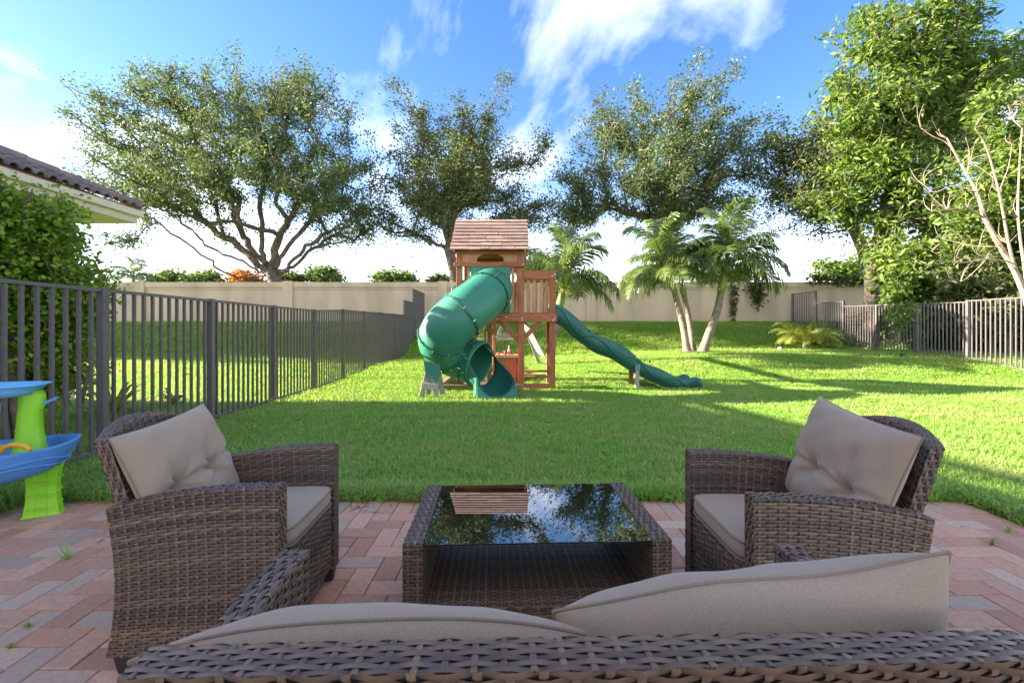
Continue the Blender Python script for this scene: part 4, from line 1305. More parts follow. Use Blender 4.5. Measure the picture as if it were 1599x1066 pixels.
    # end scroll of the slide
    x, z = w2(1085, 601)
    for r in (.085, .055, .028):
        c = [L((x + r * math.cos(a), Sy - hw - .05 - (.09 - r) * .15, max(.01, z + r * math.sin(a)))) for a in np.linspace(-.2, PI + .2, 14)]
        MB().tube(c, .011, 6).build('end_scroll', M_greend, ws, smooth=True)
    for (px, yy, z1) in ((985, Sy + hw - .05, .52), (994.5, Sy - hw + .0, .38)):
        x = (px - 799.5) / F_PX * yy
        MB().box(L((x, yy, z1 / 2 - .02)), (.075, .075, z1 + .04)).build('slide_leg', M_wood if px < 990 else M_greywood, o, bevel=.004)
    x, z = w2(994.5, 573)
    MB().box(L((x, Sy - hw - .045, z)), (.10, .02, .12)).build('leg_bracket', M_green, o, bevel=.004)
    for dx in (-.03, .03):
        for dzz in (-.04, .0, .04):
            MB().tube([L((x + dx, Sy - hw - .054, z + dzz)), L((x + dx, Sy - hw - .064, z + dzz))], .009, 6).build('bolt', M_bolt, o)
    for (px, py) in ((992, 558), (1003, 557), (992, 553), (1000, 561)):
        x, z = w2(px, py)
        MB().tube([L((x, Sy - hw - .03, z)), L((x, Sy - hw - .055, z))], .011, 6).build('bolt', M_bolt, ws)
    # sand and leaf litter in the sandbox
    rg = np.random.default_rng(2)
    sb = MB().box(((-1.3 + xr) / 2, (PY - .2 + yb) / 2, .012), (xr + 1.2, yb - PY + .1, .05)).build('sandbox_sand', M_mulch)
    sb.location = (0, 0, 0); tag(sb, 'brown leaf-strewn sand inside the playset sandbox', 'sand')
    # toys on the counter
    zt = Z(556) + .018
    def toy(name, label, mb, m, x, y):
        t = mb.build(name, m, None, smooth=True); t.location = (x, y, zt); tag(t, label, 'toy')
    toy('toy_pan', 'red toy pan on the play counter under the deck', MB().lathe([(.03, 0), (.055, .005), (.06, .03), (.05, .032)], n=14), M_red, X(779), PY + .30)
    toy('toy_bottle', 'tall pink toy bottle on the play counter under the deck', MB().lathe([(.028, 0), (.03, .07), (.025, .10), (.012, .12), (.012, .15), (.018, .155), (.016, .175)], n=12), M_pink, X(795), PY + .30)
    toy('toy_cup', 'red toy cup beside the pink bottle on the play counter', MB().lathe([(.022, 0), (.03, .05), (.045, .06), (.02, .075)], n=12), M_red, X(789.5), PY + .27)
    toy('toy_block', 'small blue toy on the right end of the play counter', MB().lathe([(.02, 0), (.022, .035), (.008, .045)], n=10), M_blue, X(800), PY + .30)
    toy('toy_dish', 'small white toy dish on the play counter under the deck', MB().lathe([(.03, 0), (.055, .012), (.05, .016)], n=14), M_white, X(785), PY + .24)
playset()

# ------------------------------------------------------------------ wicker furniture
def wicker_mat():
    m = bpy.data.materials.new('brown_wicker'); m.use_nodes = True
    t = m.node_tree; t.nodes.clear()
    o = t.nodes.new('ShaderNodeOutputMaterial'); p = t.nodes.new('ShaderNodeBsdfPrincipled')
    t.links.new(p.outputs[0], o.inputs[0])
    a = t.nodes.new('ShaderNodeAttribute'); a.attribute_name = 'tint'
    tc2 = t.nodes.new('ShaderNodeTexCoord')
    nz = t.nodes.new('ShaderNodeTexNoise'); nz.inputs['Scale'].default_value = 55; nz.inputs['Detail'].default_value = 3
    t.links.new(tc2.outputs['Object'], nz.inputs['Vector'])
    ad = t.nodes.new('ShaderNodeMath'); ad.operation = 'MULTIPLY_ADD'; ad.inputs[1].default_value = .55; ad.inputs[2].default_value = -.27
    t.links.new(nz.outputs['Fac'], ad.inputs[0])
    ad2 = t.nodes.new('ShaderNodeMath'); ad2.operation = 'ADD'
    t.links.new(ad.outputs[0], ad2.inputs[0]); t.links.new(a.outputs['Fac'], ad2.inputs[1])
    rp = t.nodes.new('ShaderNodeValToRGB')
    rp.color_ramp.elements[0].color = (.060, .037, .027, 1); rp.color_ramp.elements[1].color = (.25, .155, .095, 1)
    e = rp.color_ramp.elements.new(.5); e.color = (.128, .080, .055, 1)
    t.links.new(ad2.outputs[0], rp.inputs[0]); t.links.new(rp.outputs[0], p.inputs['Base Color'])
    p.inputs['Roughness'].default_value = .42
    nb = t.nodes.new('ShaderNodeTexNoise'); nb.inputs['Scale'].default_value = 420; nb.inputs['Detail'].default_value = 4
    t.links.new(tc2.outputs['Object'], nb.inputs['Vector'])
    bp = t.nodes.new('ShaderNodeBump'); bp.inputs['Strength'].default_value = .35; bp.inputs['Distance'].default_value = .001
    t.links.new(nb.outputs['Fac'], bp.inputs['Height']); t.links.new(bp.outputs[0], p.inputs['Normal'])
    return m
M_wick = wicker_mat()
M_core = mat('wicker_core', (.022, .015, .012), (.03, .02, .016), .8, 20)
M_fab = mat('taupe_fabric', (.385, .270, .187), (.305, .212, .146), .95, 520, 3, bump=.3, bscale=900, bdist=.002, sheen=.2, contrast=(.40, .62))
M_pipe = mat('taupe_piping', (.26, .185, .13), (.22, .155, .108), .9, 200)

class Weave:
    def __init__(s, seed=1): s.V = []; s.F = []; s.T = []; s.n = 0; s.rng = np.random.default_rng(seed)
    def _strip(s, P, t):
        """P (n,3,3): n samples along, 3 across"""
        n = P.shape[0]
        s.V.append(P.reshape(-1, 3)); s.T.append(np.repeat(t, 3) if np.ndim(t) else np.full(n * 3, t))
        i = (np.arange(n - 1) * 3)[:, None] + s.n
        f = np.concatenate([np.stack([i, i + 1, i + 4, i + 3], -1), np.stack([i + 1, i + 2, i + 5, i + 4], -1)], 1).reshape(-1, 4)
        s.F.append(f); s.n += n * 3
    def panel(s, S, W, H, pu=.034, pv=.0115, amp=.0028, sub=4, stake=.010, flip=1):
        """S(u,v)-> points (arrays); normals by finite difference times flip. strands run along u."""
        nst = max(2, int(round(W / pu))); pu = W / nst
        nr = max(1, int(round(H / pv))); pv = H / nr
        def nrm(u, v):
            e = 1e-3
            du = S(np.clip(u + e, 0, W), v) - S(np.clip(u - e, 0, W), v)
            dv = S(u, np.clip(v + e, 0, H)) - S(u, np.clip(v - e, 0, H))
            n = np.cross(du, dv); return flip * n / (np.linalg.norm(n, axis=-1, keepdims=True) + 1e-12)
        u = np.linspace(0, W, nst * sub + 1)
        for r in range(nr):
            v0 = (r + .5) * pv
            jit = s.rng.uniform(-.0006, .0006)
            t = np.clip(.42 + s.rng.normal() * .19, 0.03, .97)
            off = amp * np.cos(PI * (u / pu - .5) + PI * (r % 2)) 
            cols = []
            for (f, lift) in ((-.46, -.0012), (0, .0012), (.46, -.0012)):
                v = np.full_like(u, np.clip(v0 + f * pv + jit, 0, H))
                P = S(u, v) + nrm(u, v) * (off + lift)[:, None]
                cols.append(P)
            tt = t + .10 * (off / amp) 
            s._strip(np.stack(cols, 1), tt)
        v = np.linspace(0, H, nr * 2 + 1)
        for k in range(nst):
            u0 = (k + .5) * pu
            t = np.clip(.66 + s.rng.normal() * .15, 0.1, 1)
            rr = v / pv - .5
            off = -amp * np.cos(PI * rr) * (1 if k % 2 == 0 else -1) * .9
            cols = []
            for (f, lift) in ((-.5, -.001), (0, .0006), (.5, -.001)):
                uu = np.full_like(v, np.clip(u0 + f * stake, 0, W))
                cols.append(S(uu, v) + nrm(uu, v) * (off + lift)[:, None])
            s._strip(np.stack(cols, 1), t)
        return s
    def build(s, name, parent, core=None):
        V = np.concatenate(s.V); F = np.concatenate(s.F); T = np.concatenate(s.T)
        me = npmesh(name, V, F, T)
        me.materials.append(M_wick)
        o = link(name, me, None, parent, smooth=True)
        return o
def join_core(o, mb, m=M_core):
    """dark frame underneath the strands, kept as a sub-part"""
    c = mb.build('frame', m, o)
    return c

def cushion_box(name, w, d, t, crown=.018, rnd=.05, piping=True, nx=28, ny=24):
    """boxed seat cushion: rounded plan, vertical band, domed top. centred, base z=0"""
    def outline(k, n, sc=1.0, inset=0.0):
        a = 2 * PI * k / n
        c, s_ = math.cos(a), math.sin(a); p = 9
        r = (abs(c) ** p + abs(s_) ** p) ** (-1 / p)
        return ((w / 2 - inset) * r * c * sc, (d / 2 - inset) * r * s_ * sc)
    n = 72
    rings = [(.30, 0, -.0), (.94, 0, .0), (1, .006, .006), (1, .0, t * .5), (1, .004, t - .006), (.985, 0, t + .001), (.93, 0, t + crown * .35), (.8, 0, t + crown * .72), (.55, 0, t + crown * .95), (.25, 0, t + crown)]
    P = np.zeros((len(rings), n, 3))
    for i, (sc, ins, z) in enumerate(rings):
        for k in range(n):
            x, y = outline(k, n, sc, ins)
            bulge = .004 * math.sin(k * .7) if i in (3,) else 0
            P[i, k] = (x * (1 + bulge), y * (1 + bulge), z)
    mb = MB().grid(P, wrapv=True)
    b = len(mb.v) - n
    mb.f.append([b + k for k in range(n)])
    o = mb.build(name, M_fab, None, smooth=True)
    if piping:
        for z in (.003, t - .002):
            pts = [(*outline(k, n, 1.0, .001), z) for k in range(n + 1)]
            MB().tube(pts, .0036, 5, caps=False).build('piping', M_pipe, o, smooth=True)
    return o

def pillow(name, w, h, t, tufts=(), creases=(), pinch=.07, nx=88, ny=60, seed=1, sag=0.0, mod=None):
    """knife-edge back cushion. local x = width, z = height, y = thickness (front is -y). base centre at origin"""
    rng = np.random.default_rng(seed)
    u = np.linspace(-1, 1, nx); v = np.linspace(-1, 1, ny)
    # crowd samples toward the edges
    u = np.sign(u) * (1 - (1 - np.abs(u)) ** 1.3); v = np.sign(v) * (1 - (1 - np.abs(v)) ** 1.3)
    U, Vv = np.meshgrid(u, v, indexing='ij')
    X = U * w / 2 * (1 - pinch * (1 - Vv ** 2) * np.abs(U) ** 2)
    Zz = Vv * h / 2 * (1 - pinch * 1.1 * (1 - U ** 2) * np.abs(Vv) ** 2)
    prof = np.clip((1 - np.abs(U) ** 3.2) * (1 - np.abs(Vv) ** 3.2), 0, 1) ** .55
    T = prof * t / 2
    ph = rng.uniform(0, 6, 8)
    wob = (np.sin(5 * U + ph[0] + 2 * Vv) + np.sin(7 * Vv + ph[1] - 3 * U) + .6 * np.sin(13 * U + 4 * Vv + ph[2]) + .5 * np.sin(11 * Vv - 9 * U + ph[3])) * .0034
    dent = np.zeros_like(U)
    for (tu, tv, dp) in tufts:
        d2 = ((X - tu * w / 2) ** 2 + (Zz - tv * h / 2) ** 2)
        dent += dp * np.exp(-d2 / (.030 ** 2)) + dp * .55 * np.exp(-d2 / (.085 ** 2))
        ang = np.arctan2(Zz - tv * h / 2, X - tu * w / 2)
        dent += dp * .26 * np.cos(6 * ang + ph[4] + 1.3 * np.sin(2 * ang)) * np.exp(-d2 / (.075 ** 2)) * (1 - np.exp(-d2 / (.018 ** 2)))
    for (a, b2, dp, wd) in creases:
        ax, az = a[0] * w / 2, a[1] * h / 2; bx, bz = b2[0] * w / 2, b2[1] * h / 2
        L2 = (bx - ax) ** 2 + (bz - az) ** 2
        tt = np.clip(((X - ax) * (bx - ax) + (Zz - az) * (bz - az)) / L2, 0, 1)
        cx_ = ax + tt * (bx - ax); cz_ = az + tt * (bz - az)
        cz_ = cz_ + .010 * np.sin(tt * PI) 
        dd = (X - cx_) ** 2 + (Zz - cz_) ** 2
        fade = np.clip(1.15 - .75 * np.abs(2 * tt - 1) ** 2, .3, 1)
        dent += 1.9 * dp * np.exp(-dd / wd ** 2) * fade
    yF = -T + (wob + dent) * (prof > .05) * np.clip(prof * 1.6, 0, 1)
    yB = T * .85 + wob * .5 * prof
    Zs = Zz + h / 2 - sag * (1 - U ** 2) * (Vv + 1) * .5
    front = np.stack([X, yF, Zs], -1); back = np.stack([X, yB, Zs], -1)
    if mod is not None:
        front = mod(front, U, Vv); back = mod(back, U, Vv)
    mb = MB().grid(front[:, ::-1]).grid(back)
    o = mb.build(name, M_fab, None, smooth=True)
    wd_ = o.modifiers.new('weld', 'WELD'); wd_.merge_threshold = .0004
    idx = [(i, 0) for i in range(nx)] + [(nx - 1, j) for j in range(1, ny)] + [(i, ny - 1) for i in range(nx - 2, -1, -1)] + [(0, j) for j in range(ny - 2, -1, -1)]
    pts = [tuple((front[i, j] + back[i, j]) / 2) for i, j in idx]
    MB().tube(pts, .0028, 5, caps=False).build('seam', M_pipe, o, smooth=True)
    return o

ARM_T = .062
def build_seat(name, w, label, back_inset=.075, back_w=None, d=.575, bz=.778, barch=.058, bx=0.0):
    """local +x is forward, y across, origin at plan centre on the floor"""
    o = empty(name, (0, 0, 0), label=label, cat='armchair' if w < 1 else 'sofa')
    zb, zf, zr = .065, .632, .572
    xf, xr_ = d / 2, -d / 2
    def top(x):
        s = (x - xr_) / d
        return zr + (zf - zr) * (1 - (1 - np.clip(s, 0, 1)) ** 1.9) + .006 * np.sin(PI * np.clip(s, 0, 1))
    def rear(vn): return xr_ + .030 * np.sin(PI * np.clip(vn, 0, 1) ** .9)
    for sgn in (-1, 1):
        wv = Weave(5 + sgn)
        yo, yi = sgn * w / 2, sgn * (w / 2 - ARM_T)
        Hh = zf - zb
        def face(yc):
            def S(u, v):
                vn = v / Hh; x = rear(vn) + (xf - rear(vn)) * (u / d)
                z = zb + vn * (top(x) - zb)
                return np.stack([x, np.full_like(x, yc), z], -1)
            return S
        wv.panel(face(yo), d, Hh, flip=-sgn)
        wv.panel(face(yi), d, Hh, flip=sgn, sub=3)
        def Stop(u, v):
            x = xr_ + u
            return np.stack([x, yi + (yo - yi) * (v / ARM_T), top(x)], -1)
        wv.panel(Stop, d, ARM_T, flip=sgn)
        def Sfr(u, v):
            return np.stack([np.full_like(u, xf), yi + (yo - yi) * v / ARM_T, zb + u * (zf - zb) / Hh], -1)
        wv.panel(Sfr, Hh, ARM_T, flip=-sgn, pu=.030, pv=.0125)
        def Srr(u, v):
            vn = u / Hh; x = rear(vn)
            return np.stack([x, yi + (yo - yi) * v / ARM_T, zb + vn * (zr - zb)], -1)
        wv.panel(Srr, Hh, ARM_T, flip=sgn, pu=.030, pv=.0125)
        a = wv.build('arm', o)
        core = MB(); n = 14
        P = np.zeros((2, 2 * n, 3)); ins = .003
        for q, y in enumerate((yi - sgn * -ins, yo - sgn * ins)):
            for k in range(n):
                vn = k / (n - 1)
                P[q, k] = (float(rear(vn)) + ins, y, zb + ins + vn * (zr - zb - 2 * ins))
            for k in range(n):
                x = xr_ + ins + .001 + (d - 2 * ins) * k / (n - 1)
                P[q, n + k] = (x, y, float(top(x)) - ins)
        core.grid(P)
        for q in (0, 1):
            b0 = len(core.v); core.v.extend(map(tuple, P[q].tolist() + [(xf - ins, P[q, 0, 1], zb + ins)]))
            core.f.append([b0 + k for k in range(2 * n + 1)][:: (1 if q else -1)])
        core.box((xf - ins - .002, (yi + yo) / 2, (zb + zf) / 2), (.004, ARM_T - 2 * ins, zf - zb - 2 * ins))
        join_core(a, core)
        # rusty screws on the rear edge
        for zz in (.52, .135):
            MB().tube([(float(rear((zz - zb) / (zr - zb))) + .008, yo + sgn * .002, zz), (float(rear((zz - zb) / (zr - zb))) + .008, yo + sgn * .008, zz)], .006, 8).build('screw', M_rust, a)
    inner = w - 2 * ARM_T
    # apron under the cushion
    wv = Weave(9)
    wv.panel(lambda u, v: np.stack([np.full_like(u, xf - .012), -inner / 2 + u, zb + .01 + v], -1), inner, .305, flip=1)
    wv.panel(lambda u, v: np.stack([xf - .012 - v, -inner / 2 + u, np.full_like(u, zb + .315)], -1), inner, .05, flip=1)
    ap = wv.build('apron', o)
    join_core(ap, MB().box((xf - .03, 0, zb + .16), (.028, inner, .30)))
    MB().box((-.01, 0, .36), (d - .05, inner - .004, .02)).build('seat_base', M_core, o)
    # leaning backrest with an arched top
    bw = back_w or (w - 2 * back_inset); th = .05
    zb2 = .16
    def backpt(u, v, off):
        s = u / bw * 2 - 1
        ztop = bz + barch * (1 - s ** 2)
        vn = v / .66
        z = zb2 + vn * (ztop - zb2)
        x = xr_ + .075 + bx - .185 * ((z - zb2) / .64) ** 1.25 + .0 * s - .03 * (1 - s * s) * np.clip((z - .3) / .5, 0, 1)
        half = bw / 2 - .0 + .0 * vn
        lean = .26
        return np.stack([x + off, s * half, z], -1)
    wv = Weave(14)
    wv.panel(lambda u, v: backpt(u, v, th), bw, .66, flip=1)
    wv.panel(lambda u, v: backpt(u, v, 0), bw, .66, flip=-1)
    wv.panel(lambda u, v: backpt(u, np.full_like(u, .66), v), bw, th, flip=-1, pv=.0085, pu=.031, stake=.0075, amp=.0016)
    for e, fl in ((0, -1), (bw, 1)):
        wv.panel(lambda u, v: backpt(np.full_like(u, e), u, v), .66, th, flip=fl, pu=.030, pv=.0125)
    bk = wv.build('backrest', o)
    core = MB()
    uu = np.linspace(.003, bw - .003, 30); vv = np.linspace(.003, .657, 20)
    UU, VV = np.meshgrid(uu, vv, indexing='ij')
    A = backpt(UU, VV, .003); Bk = backpt(UU, VV, th - .003)
    core.grid(A[::-1]).grid(Bk)
    core.grid(np.stack([A[:, -1], Bk[:, -1]], 1)).grid(np.stack([A[0], Bk[0]], 1)).grid(np.stack([A[-1], Bk[-1]], 1)).grid(np.stack([A[:, 0], Bk[:, 0]], 1))
    join_core(bk, core)
    # tapered feet
    for fx in (xf - .032, xr_ + .045):
        for sgn in (-1, 1):
            c = (fx, sgn * (w / 2 - .032))
            mb = MB()
            vs = []
            for (z, hs) in ((0, .017), (.066, .026)):
                vs += [(c[0] - hs, c[1] - hs, z), (c[0] + hs, c[1] - hs, z), (c[0] + hs, c[1] + hs, z), (c[0] - hs, c[1] + hs, z)]
            mb.add(vs, [[3, 2, 1, 0], [4, 5, 6, 7], [0, 1, 5, 4], [1, 2, 6, 5], [2, 3, 7, 6], [3, 0, 4, 7]])
            mb.build('leg', M_black, o, bevel=.002)
    return o

def place(o, loc, rz, rx=0, ry=0):
    o.location = loc; o.rotation_euler = (rx, ry, rz)
CG = 'wicker armchairs'
chair = build_seat('wicker_armchair', .605, 'brown wicker armchair at the left, facing the glass table')
chair['group'] = CG
LC = (-1.105, 1.835, 0); LR = R(2.5)
chair2 = copy_tree(chair); chair2['label'] = 'brown wicker armchair at the right with its back to the lawn edge'
RC = (1.075, 1.745, 0); RR = R(180 - 1.0)
place(chair, LC, LR); place(chair2, RC, RR)
def put_on(o, C, rz, local, lrz, tilt):
    """cushion placed relative to a chair frame. tilt leans it back (about local y of the chair)"""
    M = Matrix.Translation(Vector(C)) @ Matrix.Rotation(rz, 4, 'Z') @ Matrix.Translation(Vector(local)) @ Matrix.Rotation(tilt, 4, 'Y') @ Matrix.Rotation(lrz, 4, 'Z')
    o.matrix_world = M
SZ = .386
sc1 = cushion_box('seat_cushion', .50, .474, .066)
tag(sc1, 'flat taupe seat cushion on the left wicker armchair', 'cushion', 'flat chair seat cushions')
sc2 = copy_tree(sc1); sc2['label'] = 'flat taupe seat cushion on the right wicker armchair'
put_on(sc1, LC, LR, (.045, 0, SZ), 0, 0)
put_on(sc2, RC, RR, (.045, 0, SZ), 0, 0)
tuf = ((-.42, -.22, .046), (.36, -.24, .046))
cre = (((-.42, -.22), (.36, -.24), .010, .011), ((-1, -.42), (-.42, -.22), .010, .012), ((.36, -.24), (1, -.10), .010, .012), ((-.42, -.22), (-.62, .30), .006, .012), ((.36, -.24), (.34, .45), .006, .013),
       ((-.42, -.22), (-.75, -.9), .006, .012), ((.36, -.24), (.6, -.9), .006, .012), ((.36, -.24), (.05, .8), .004, .011), ((-.42, -.22), (.0, -.9), .005, .012))
bc1 = pillow('back_cushion', .53, .42, .155, tuf, cre, seed=3, pinch=.055)
tag(bc1, 'tufted taupe back cushion slumped on the left wicker armchair', 'cushion', 'tufted back cushions')
# pillow front is -y; turn so that -y -> +x (forward)
put_on(bc1, LC, LR, (-.150, 0.01, SZ + .045), R(90), R(-21))
bc1.matrix_world = bc1.matrix_world @ Matrix.Rotation(R(-4), 4, 'Y')
bc2 = pillow('back_cushion', .53, .44, .155, ((-.36, -.22, .036), (.40, -.26, .036)), (((-.36, -.22), (.40, -.26), .010, .011), ((-.36, -.22), (-.30, .5), .008, .013), ((.40, -.26), (.42, .45), .008, .013), ((-1, -.30), (-.36, -.22), .008, .012), ((.40, -.26), (1, -.15), .008, .012),
             ((-.36, -.22), (-.7, -.9), .008, .012), ((.40, -.26), (.1, -.9), .008, .012), ((.40, -.26), (.7, -.9), .007, .012)), seed=6, pinch=.06)
tag(bc2, 'tufted taupe back cushion tilted on the right wicker armchair', 'cushion', 'tufted back cushions')
put_on(bc2, RC, RR, (-.135, -.01, SZ + .055), R(90), R(-17))
bc2.matrix_world = bc2.matrix_world @ Matrix.Rotation(R(6), 4, 'Y')

SW = 1.30
SCp = (.09, .845, 0); SR = R(90 + 1.5)
sofa = build_seat('wicker_sofa', SW, 'brown wicker two-seat sofa seen from behind in the foreground', back_w=1.05, bz=.805, barch=.03, bx=.05)
place(sofa, SCp, SR)
for k, (yy, lab) in enumerate(((.295, 'left flat taupe seat cushion on the wicker sofa'), (-.295, 'right flat taupe seat cushion on the wicker sofa'))):
    c = cushion_box('seat_cushion', .50, .575, .066); tag(c, lab, 'cushion', 'sofa seat cushions')
    put_on(c, SCp, SR, (.045, yy, SZ), 0, 0)
def slump(P, U, V):
    P = P.copy(); P[..., 2] -= .058 * np.abs(U) ** 2.6 * np.clip((V + 1) / 2, 0, 1) ** 1.5
    return P
b1 = pillow('back_cushion', .64, .40, .16, ((-.4, -.2, .03), (.4, -.2, .03)), (((-.4, -.2), (.4, -.2), .008, .012),), seed=8, pinch=.02, mod=slump)
tag(b1, 'low slumped taupe back cushion at the left of the wicker sofa', 'cushion', 'sofa back cushions')
put_on(b1, SCp, SR, (-.135, .275, SZ + .035), R(90), R(-17))
b1.matrix_world = b1.matrix_world @ Matrix.Rotation(R(2), 4, 'Y')
def settle(P, U, V):
    P = P.copy(); P[..., 2] -= .012 * np.clip(U, 0, 1) ** 4 * np.clip((V + 1) / 2, 0, 1) ** 2 - .008 * (1 - U ** 2) * np.sin(4 * U + .6) * np.clip((V + 1) / 2, 0, 1)
    return P
b2 = pillow('back_cushion', .555, .43, .19, ((-.4, -.2, .03), (.4, -.2, .03)), (((-.4, -.2), (.4, -.2), .008, .012),), seed=9, pinch=.03, mod=settle)
tag(b2, 'higher taupe back cushion at the right of the wicker sofa, corner raised', 'cushion', 'sofa back cushions')
put_on(b2, SCp, SR, (-.125, -.295, SZ + .035), R(90), R(-14))
b2.matrix_world = b2.matrix_world @ Matrix.Rotation(R(8), 4, 'Y')

# ---------------------------------------------------------------- glass table
def glass_table():
    W, Dp_, H, t = .985, .62, .405, .072
    cx, cy = .085, 1.635 + Dp_ / 2
    o = empty('glass_table', (cx, cy, 0), R(2.4), 'low wicker coffee table with a dark glass top and woven shelf', 'table')
    z0 = .012
    for sgn in (-1, 1):
        wv = Weave(20 + sgn)
        xo, xi = sgn * W / 2, sgn * (W / 2 - t)
        def side(x):
            return lambda u, v: np.stack([np.full_like(u, x), -Dp_ / 2 + u, z0 + v], -1)
        wv.panel(side(xo), Dp_, H - z0, flip=sgn)
        wv.panel(side(xi), Dp_, H - z0, flip=-sgn)
        wv.panel(lambda u, v: np.stack([xi + (xo - xi) * v / t, -Dp_ / 2 + u, np.full_like(u, H)], -1), Dp_, t, flip=-sgn, pv=.012)
        wv.panel(lambda u, v: np.stack([xi + (xo - xi) * u / t, np.full_like(u, -Dp_ / 2), z0 + v], -1), t, H - z0, flip=sgn, pu=.036, pv=.0125)
        wv.panel(lambda u, v: np.stack([xi + (xo - xi) * u / t, np.full_like(u, Dp_ / 2), z0 + v], -1), t, H - z0, flip=-sgn, pu=.036, pv=.0125)
        a = wv.build('side_panel', o)
        join_core(a, MB().box(((xo + xi) / 2, 0, (H + z0) / 2), (t - .006, Dp_ - .006, H - z0 - .006)))
        for fy in (-1, 1):
            MB().box(((xo + xi) / 2, fy * (Dp_ / 2 - .04), .006), (.04, .04, .0125)).build('foot', M_black, o)
    inner = W - 2 * t
    wv = Weave(30)
    zs = .165
    wv.panel(lambda u, v: np.stack([-inner / 2 + u, -Dp_ / 2 + .012 + v, np.full_like(u, zs)], -1), inner, Dp_ - .024, flip=1, pu=.030, pv=.0115)
    wv.panel(lambda u, v: np.stack([-inner / 2 + u, np.full_like(u, -Dp_ / 2 + .012), zs - .10 + v], -1), inner, .10, flip=1)
    sh = wv.build('shelf', o)
    join_core(sh, MB().box((0, 0, zs - .05), (inner, Dp_ - .03, .094)))
    g = MB().box((0, -.002, H - .006), (inner - .004, Dp_ - .006, .006))
    gm = bpy.data.materials.new('smoked_glass'); gm.use_nodes = True
    p = gm.node_tree.nodes['Principled BSDF']
    p.inputs['Base Color'].default_value = (.006, .006, .007, 1); p.inputs['Roughness'].default_value = .012
    p.inputs['IOR'].default_value = 2.4; p.inputs['Specular IOR Level'].default_value = .6
    p.inputs['Coat Weight'].default_value = 1.0; p.inputs['Coat Roughness'].default_value = .01
    nz = gm.node_tree.nodes.new('ShaderNodeTexNoise'); nz.inputs['Scale'].default_value = 30
    mr = gm.node_tree.nodes.new('ShaderNodeMapRange'); mr.inputs['To Min'].default_value = .006; mr.inputs['To Max'].default_value = .03
    gm.node_tree.links.new(nz.outputs['Fac'], mr.inputs['Value']); gm.node_tree.links.new(mr.outputs[0], p.inputs['Roughness'])
    g.build('glass_top', gm, o, bevel=.001)
glass_table()

